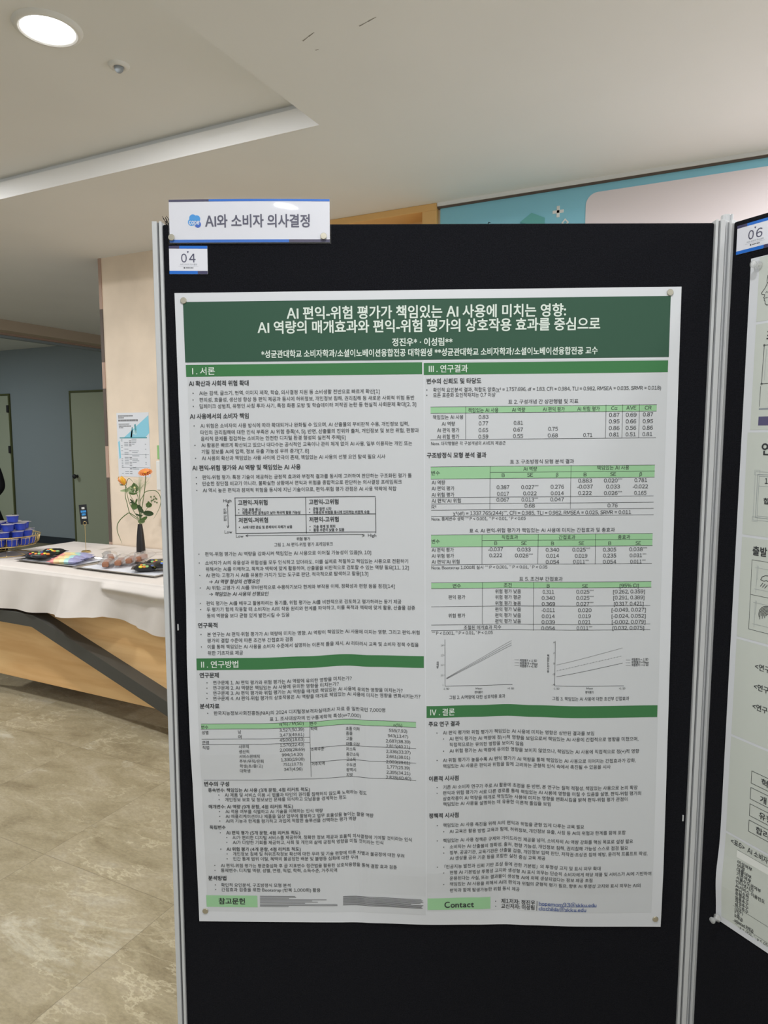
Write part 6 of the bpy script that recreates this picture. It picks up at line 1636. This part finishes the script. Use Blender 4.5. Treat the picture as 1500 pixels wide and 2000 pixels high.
# ------------------------------------------------------------------ person standing behind the desk, only an arm's edge in view
def skin_mesh(name, verts, edges, radii, key, parent, sub=2):
    me = bpy.data.meshes.new(name); me.from_pydata(verts, edges, []); me.materials.append(M[key]); o = bpy.data.objects.new(name, me); COL.objects.link(o); o.parent = parent
    o.modifiers.new('skin', 'SKIN'); o.modifiers.new('sub', 'SUBSURF').levels = sub; o.modifiers['sub'].render_levels = sub
    for i, r in enumerate(radii):
        r = r if isinstance(r, tuple) else (r, r); me.skin_vertices[0].data[i].radius = r
    me.skin_vertices[0].data[0].use_root = True
    o.modifiers['skin'].use_smooth_shade = True
    return o
PXX, PYY = -6.435, 4.137
t = thing('person', 'person in black standing behind the desk, only a sleeve at the left edge', 'person', (PXX, PYY, 0), rz=math.atan2(.45, .89) + .15)
V, E, Rd = [], [], []
def vv(p, r, link=None):
    V.append(p); Rd.append(r)
    if link is not None: E.append((link, len(V) - 1))
    return len(V) - 1
pel = vv((0, 0, .95), (.155, .115)); wai = vv((0, 0, 1.10), (.140, .100), pel); che = vv((0, -.01, 1.28), (.165, .115), wai); nec = vv((0, 0, 1.44), (.075, .065), che); nk2 = vv((0, -.005, 1.50), .055, nec)
hd = vv((0, -.015, 1.58), (.070, .082), nk2); hd2 = vv((0, -.015, 1.66), (.074, .088), hd); hd3 = vv((0, -.01, 1.72), (.055, .065), hd2)
ch = vv((0, -.075, 1.545), (.032, .026), hd); ns = vv((0, -.105, 1.60), .014, hd2)
hands = []
for s in (-1, 1):
    sh = vv((.165 * s, 0, 1.40), .062, che); el0 = vv((.232 * s, .01, 1.22), .050, sh); el = vv((.262 * s, .02, 1.09), .046, el0); wr0 = vv((.20 * s, -.13, .99), .038, el); wr = vv((.10 * s, -.21, .93), .028, wr0); pm = vv((.045 * s, -.235, .915), (.036, .018), wr)
    hands.append((s, pm))
    for k, (dx, L_) in enumerate(((.018, .030), (.006, .034), (-.006, .032), (-.018, .026))):
        f1 = vv((.010 * s - .004 * s * k * 0, -.245 + dx * .6, .905 + dx), .010, pm); f2 = vv((-.018 * s, -.238 + dx * .6, .893 + dx), .009, f1); f3 = vv((-.018 * s - .010 * s, -.222 + dx * .5, .882 + dx - (.034 - L_)), .008, f2)
    th = vv((.040 * s, -.262, .940), .011, pm); vv((.018 * s, -.272, .945), .009, th)
    hp = vv((.090 * s, 0, .88), .095, pel); kn = vv((.098 * s, -.012, .49), .062, hp); an = vv((.100 * s, .02, .085), .045, kn); vv((.108 * s, -.13, .035), (.042, .032), an)
o = skin_mesh('body', V, E, Rd, 'skin', t)
# clothing shells follow the same skeleton, a little thicker
def shell(name, keep, grow, key, cut=None):
    idx = {}; vs, rs = [], []
    for i in keep:
        idx[i] = len(vs); vs.append(V[i]); r = Rd[i] if isinstance(Rd[i], tuple) else (Rd[i], Rd[i]); g2 = grow + (.022 if abs(V[i][0]) < .01 and V[i][2] > 1.2 else 0); rs.append((r[0] + g2, r[1] + g2))
    es = [(idx[a], idx[b]) for a, b in E if a in idx and b in idx]
    return skin_mesh(name, vs, es, rs, key, t)
arm = [i for i, p in enumerate(V) if 1.0 > abs(p[0]) > .098 and .92 < p[2] < 1.42 and i > 9]
shell('jacket', [pel, wai, che, nec] + [i for i in arm if not (p := V[i])[2] < .925], .016, 'person_black')
legs = [i for i, p in enumerate(V) if i > 9 and p[2] < .885 and abs(p[0]) >= .088]
shell('trousers', [pel] + legs, .018, 'person_black')
mb = MB(); prof = [(.150, 1.22), (.185, 1.05), (.235, .90), (.285, .74), (.300, .58), (.296, .46)]
mb.lathe(prof, 'person_black', n=40, cap=False); mb.v = [(x * (1 + .012 * math.sin(9 * z + 5 * y)), y * .72, z) for x, y, z in mb.v]
o = mb.build('coat_skirt', t, smooth=True); md = o.modifiers.new('thick', 'SOLIDIFY'); md.thickness = .006
mb = MB(); mb.ball((0, .006, 1.690), .100, 'hair', (.92, 1.05, .86), 20)
mb.v = [(x, y, max(z, 1.60 + .10 * max(0, min(1, (-y - .02) / .06)))) for x, y, z in mb.v]; mb.build('hair', t, smooth=True)
for s in (-1, 1):
    mb = MB(); mb.ball((.033 * s, -.096, 1.642), .011, 'white', seg=10); mb.ball((.033 * s, -.105, 1.642), .0055, 'ink', seg=8); mb.build('eye', t, smooth=True)
    mb = MB(); mb.ball((.080 * s, .0, 1.615), .022, 'skin', (.4, .8, 1.3), 10); mb.build('ear', t, smooth=True)
mb = MB(); mb.ball((0, -.098, 1.565), .018, 'c_red', (1.2, .4, .3), 10); mb.build('mouth', t, smooth=True)

# the scratch text object is not part of the place
bpy.data.objects.remove(_to); bpy.data.curves.remove(_tc); bpy.data.scenes.remove(_ts)
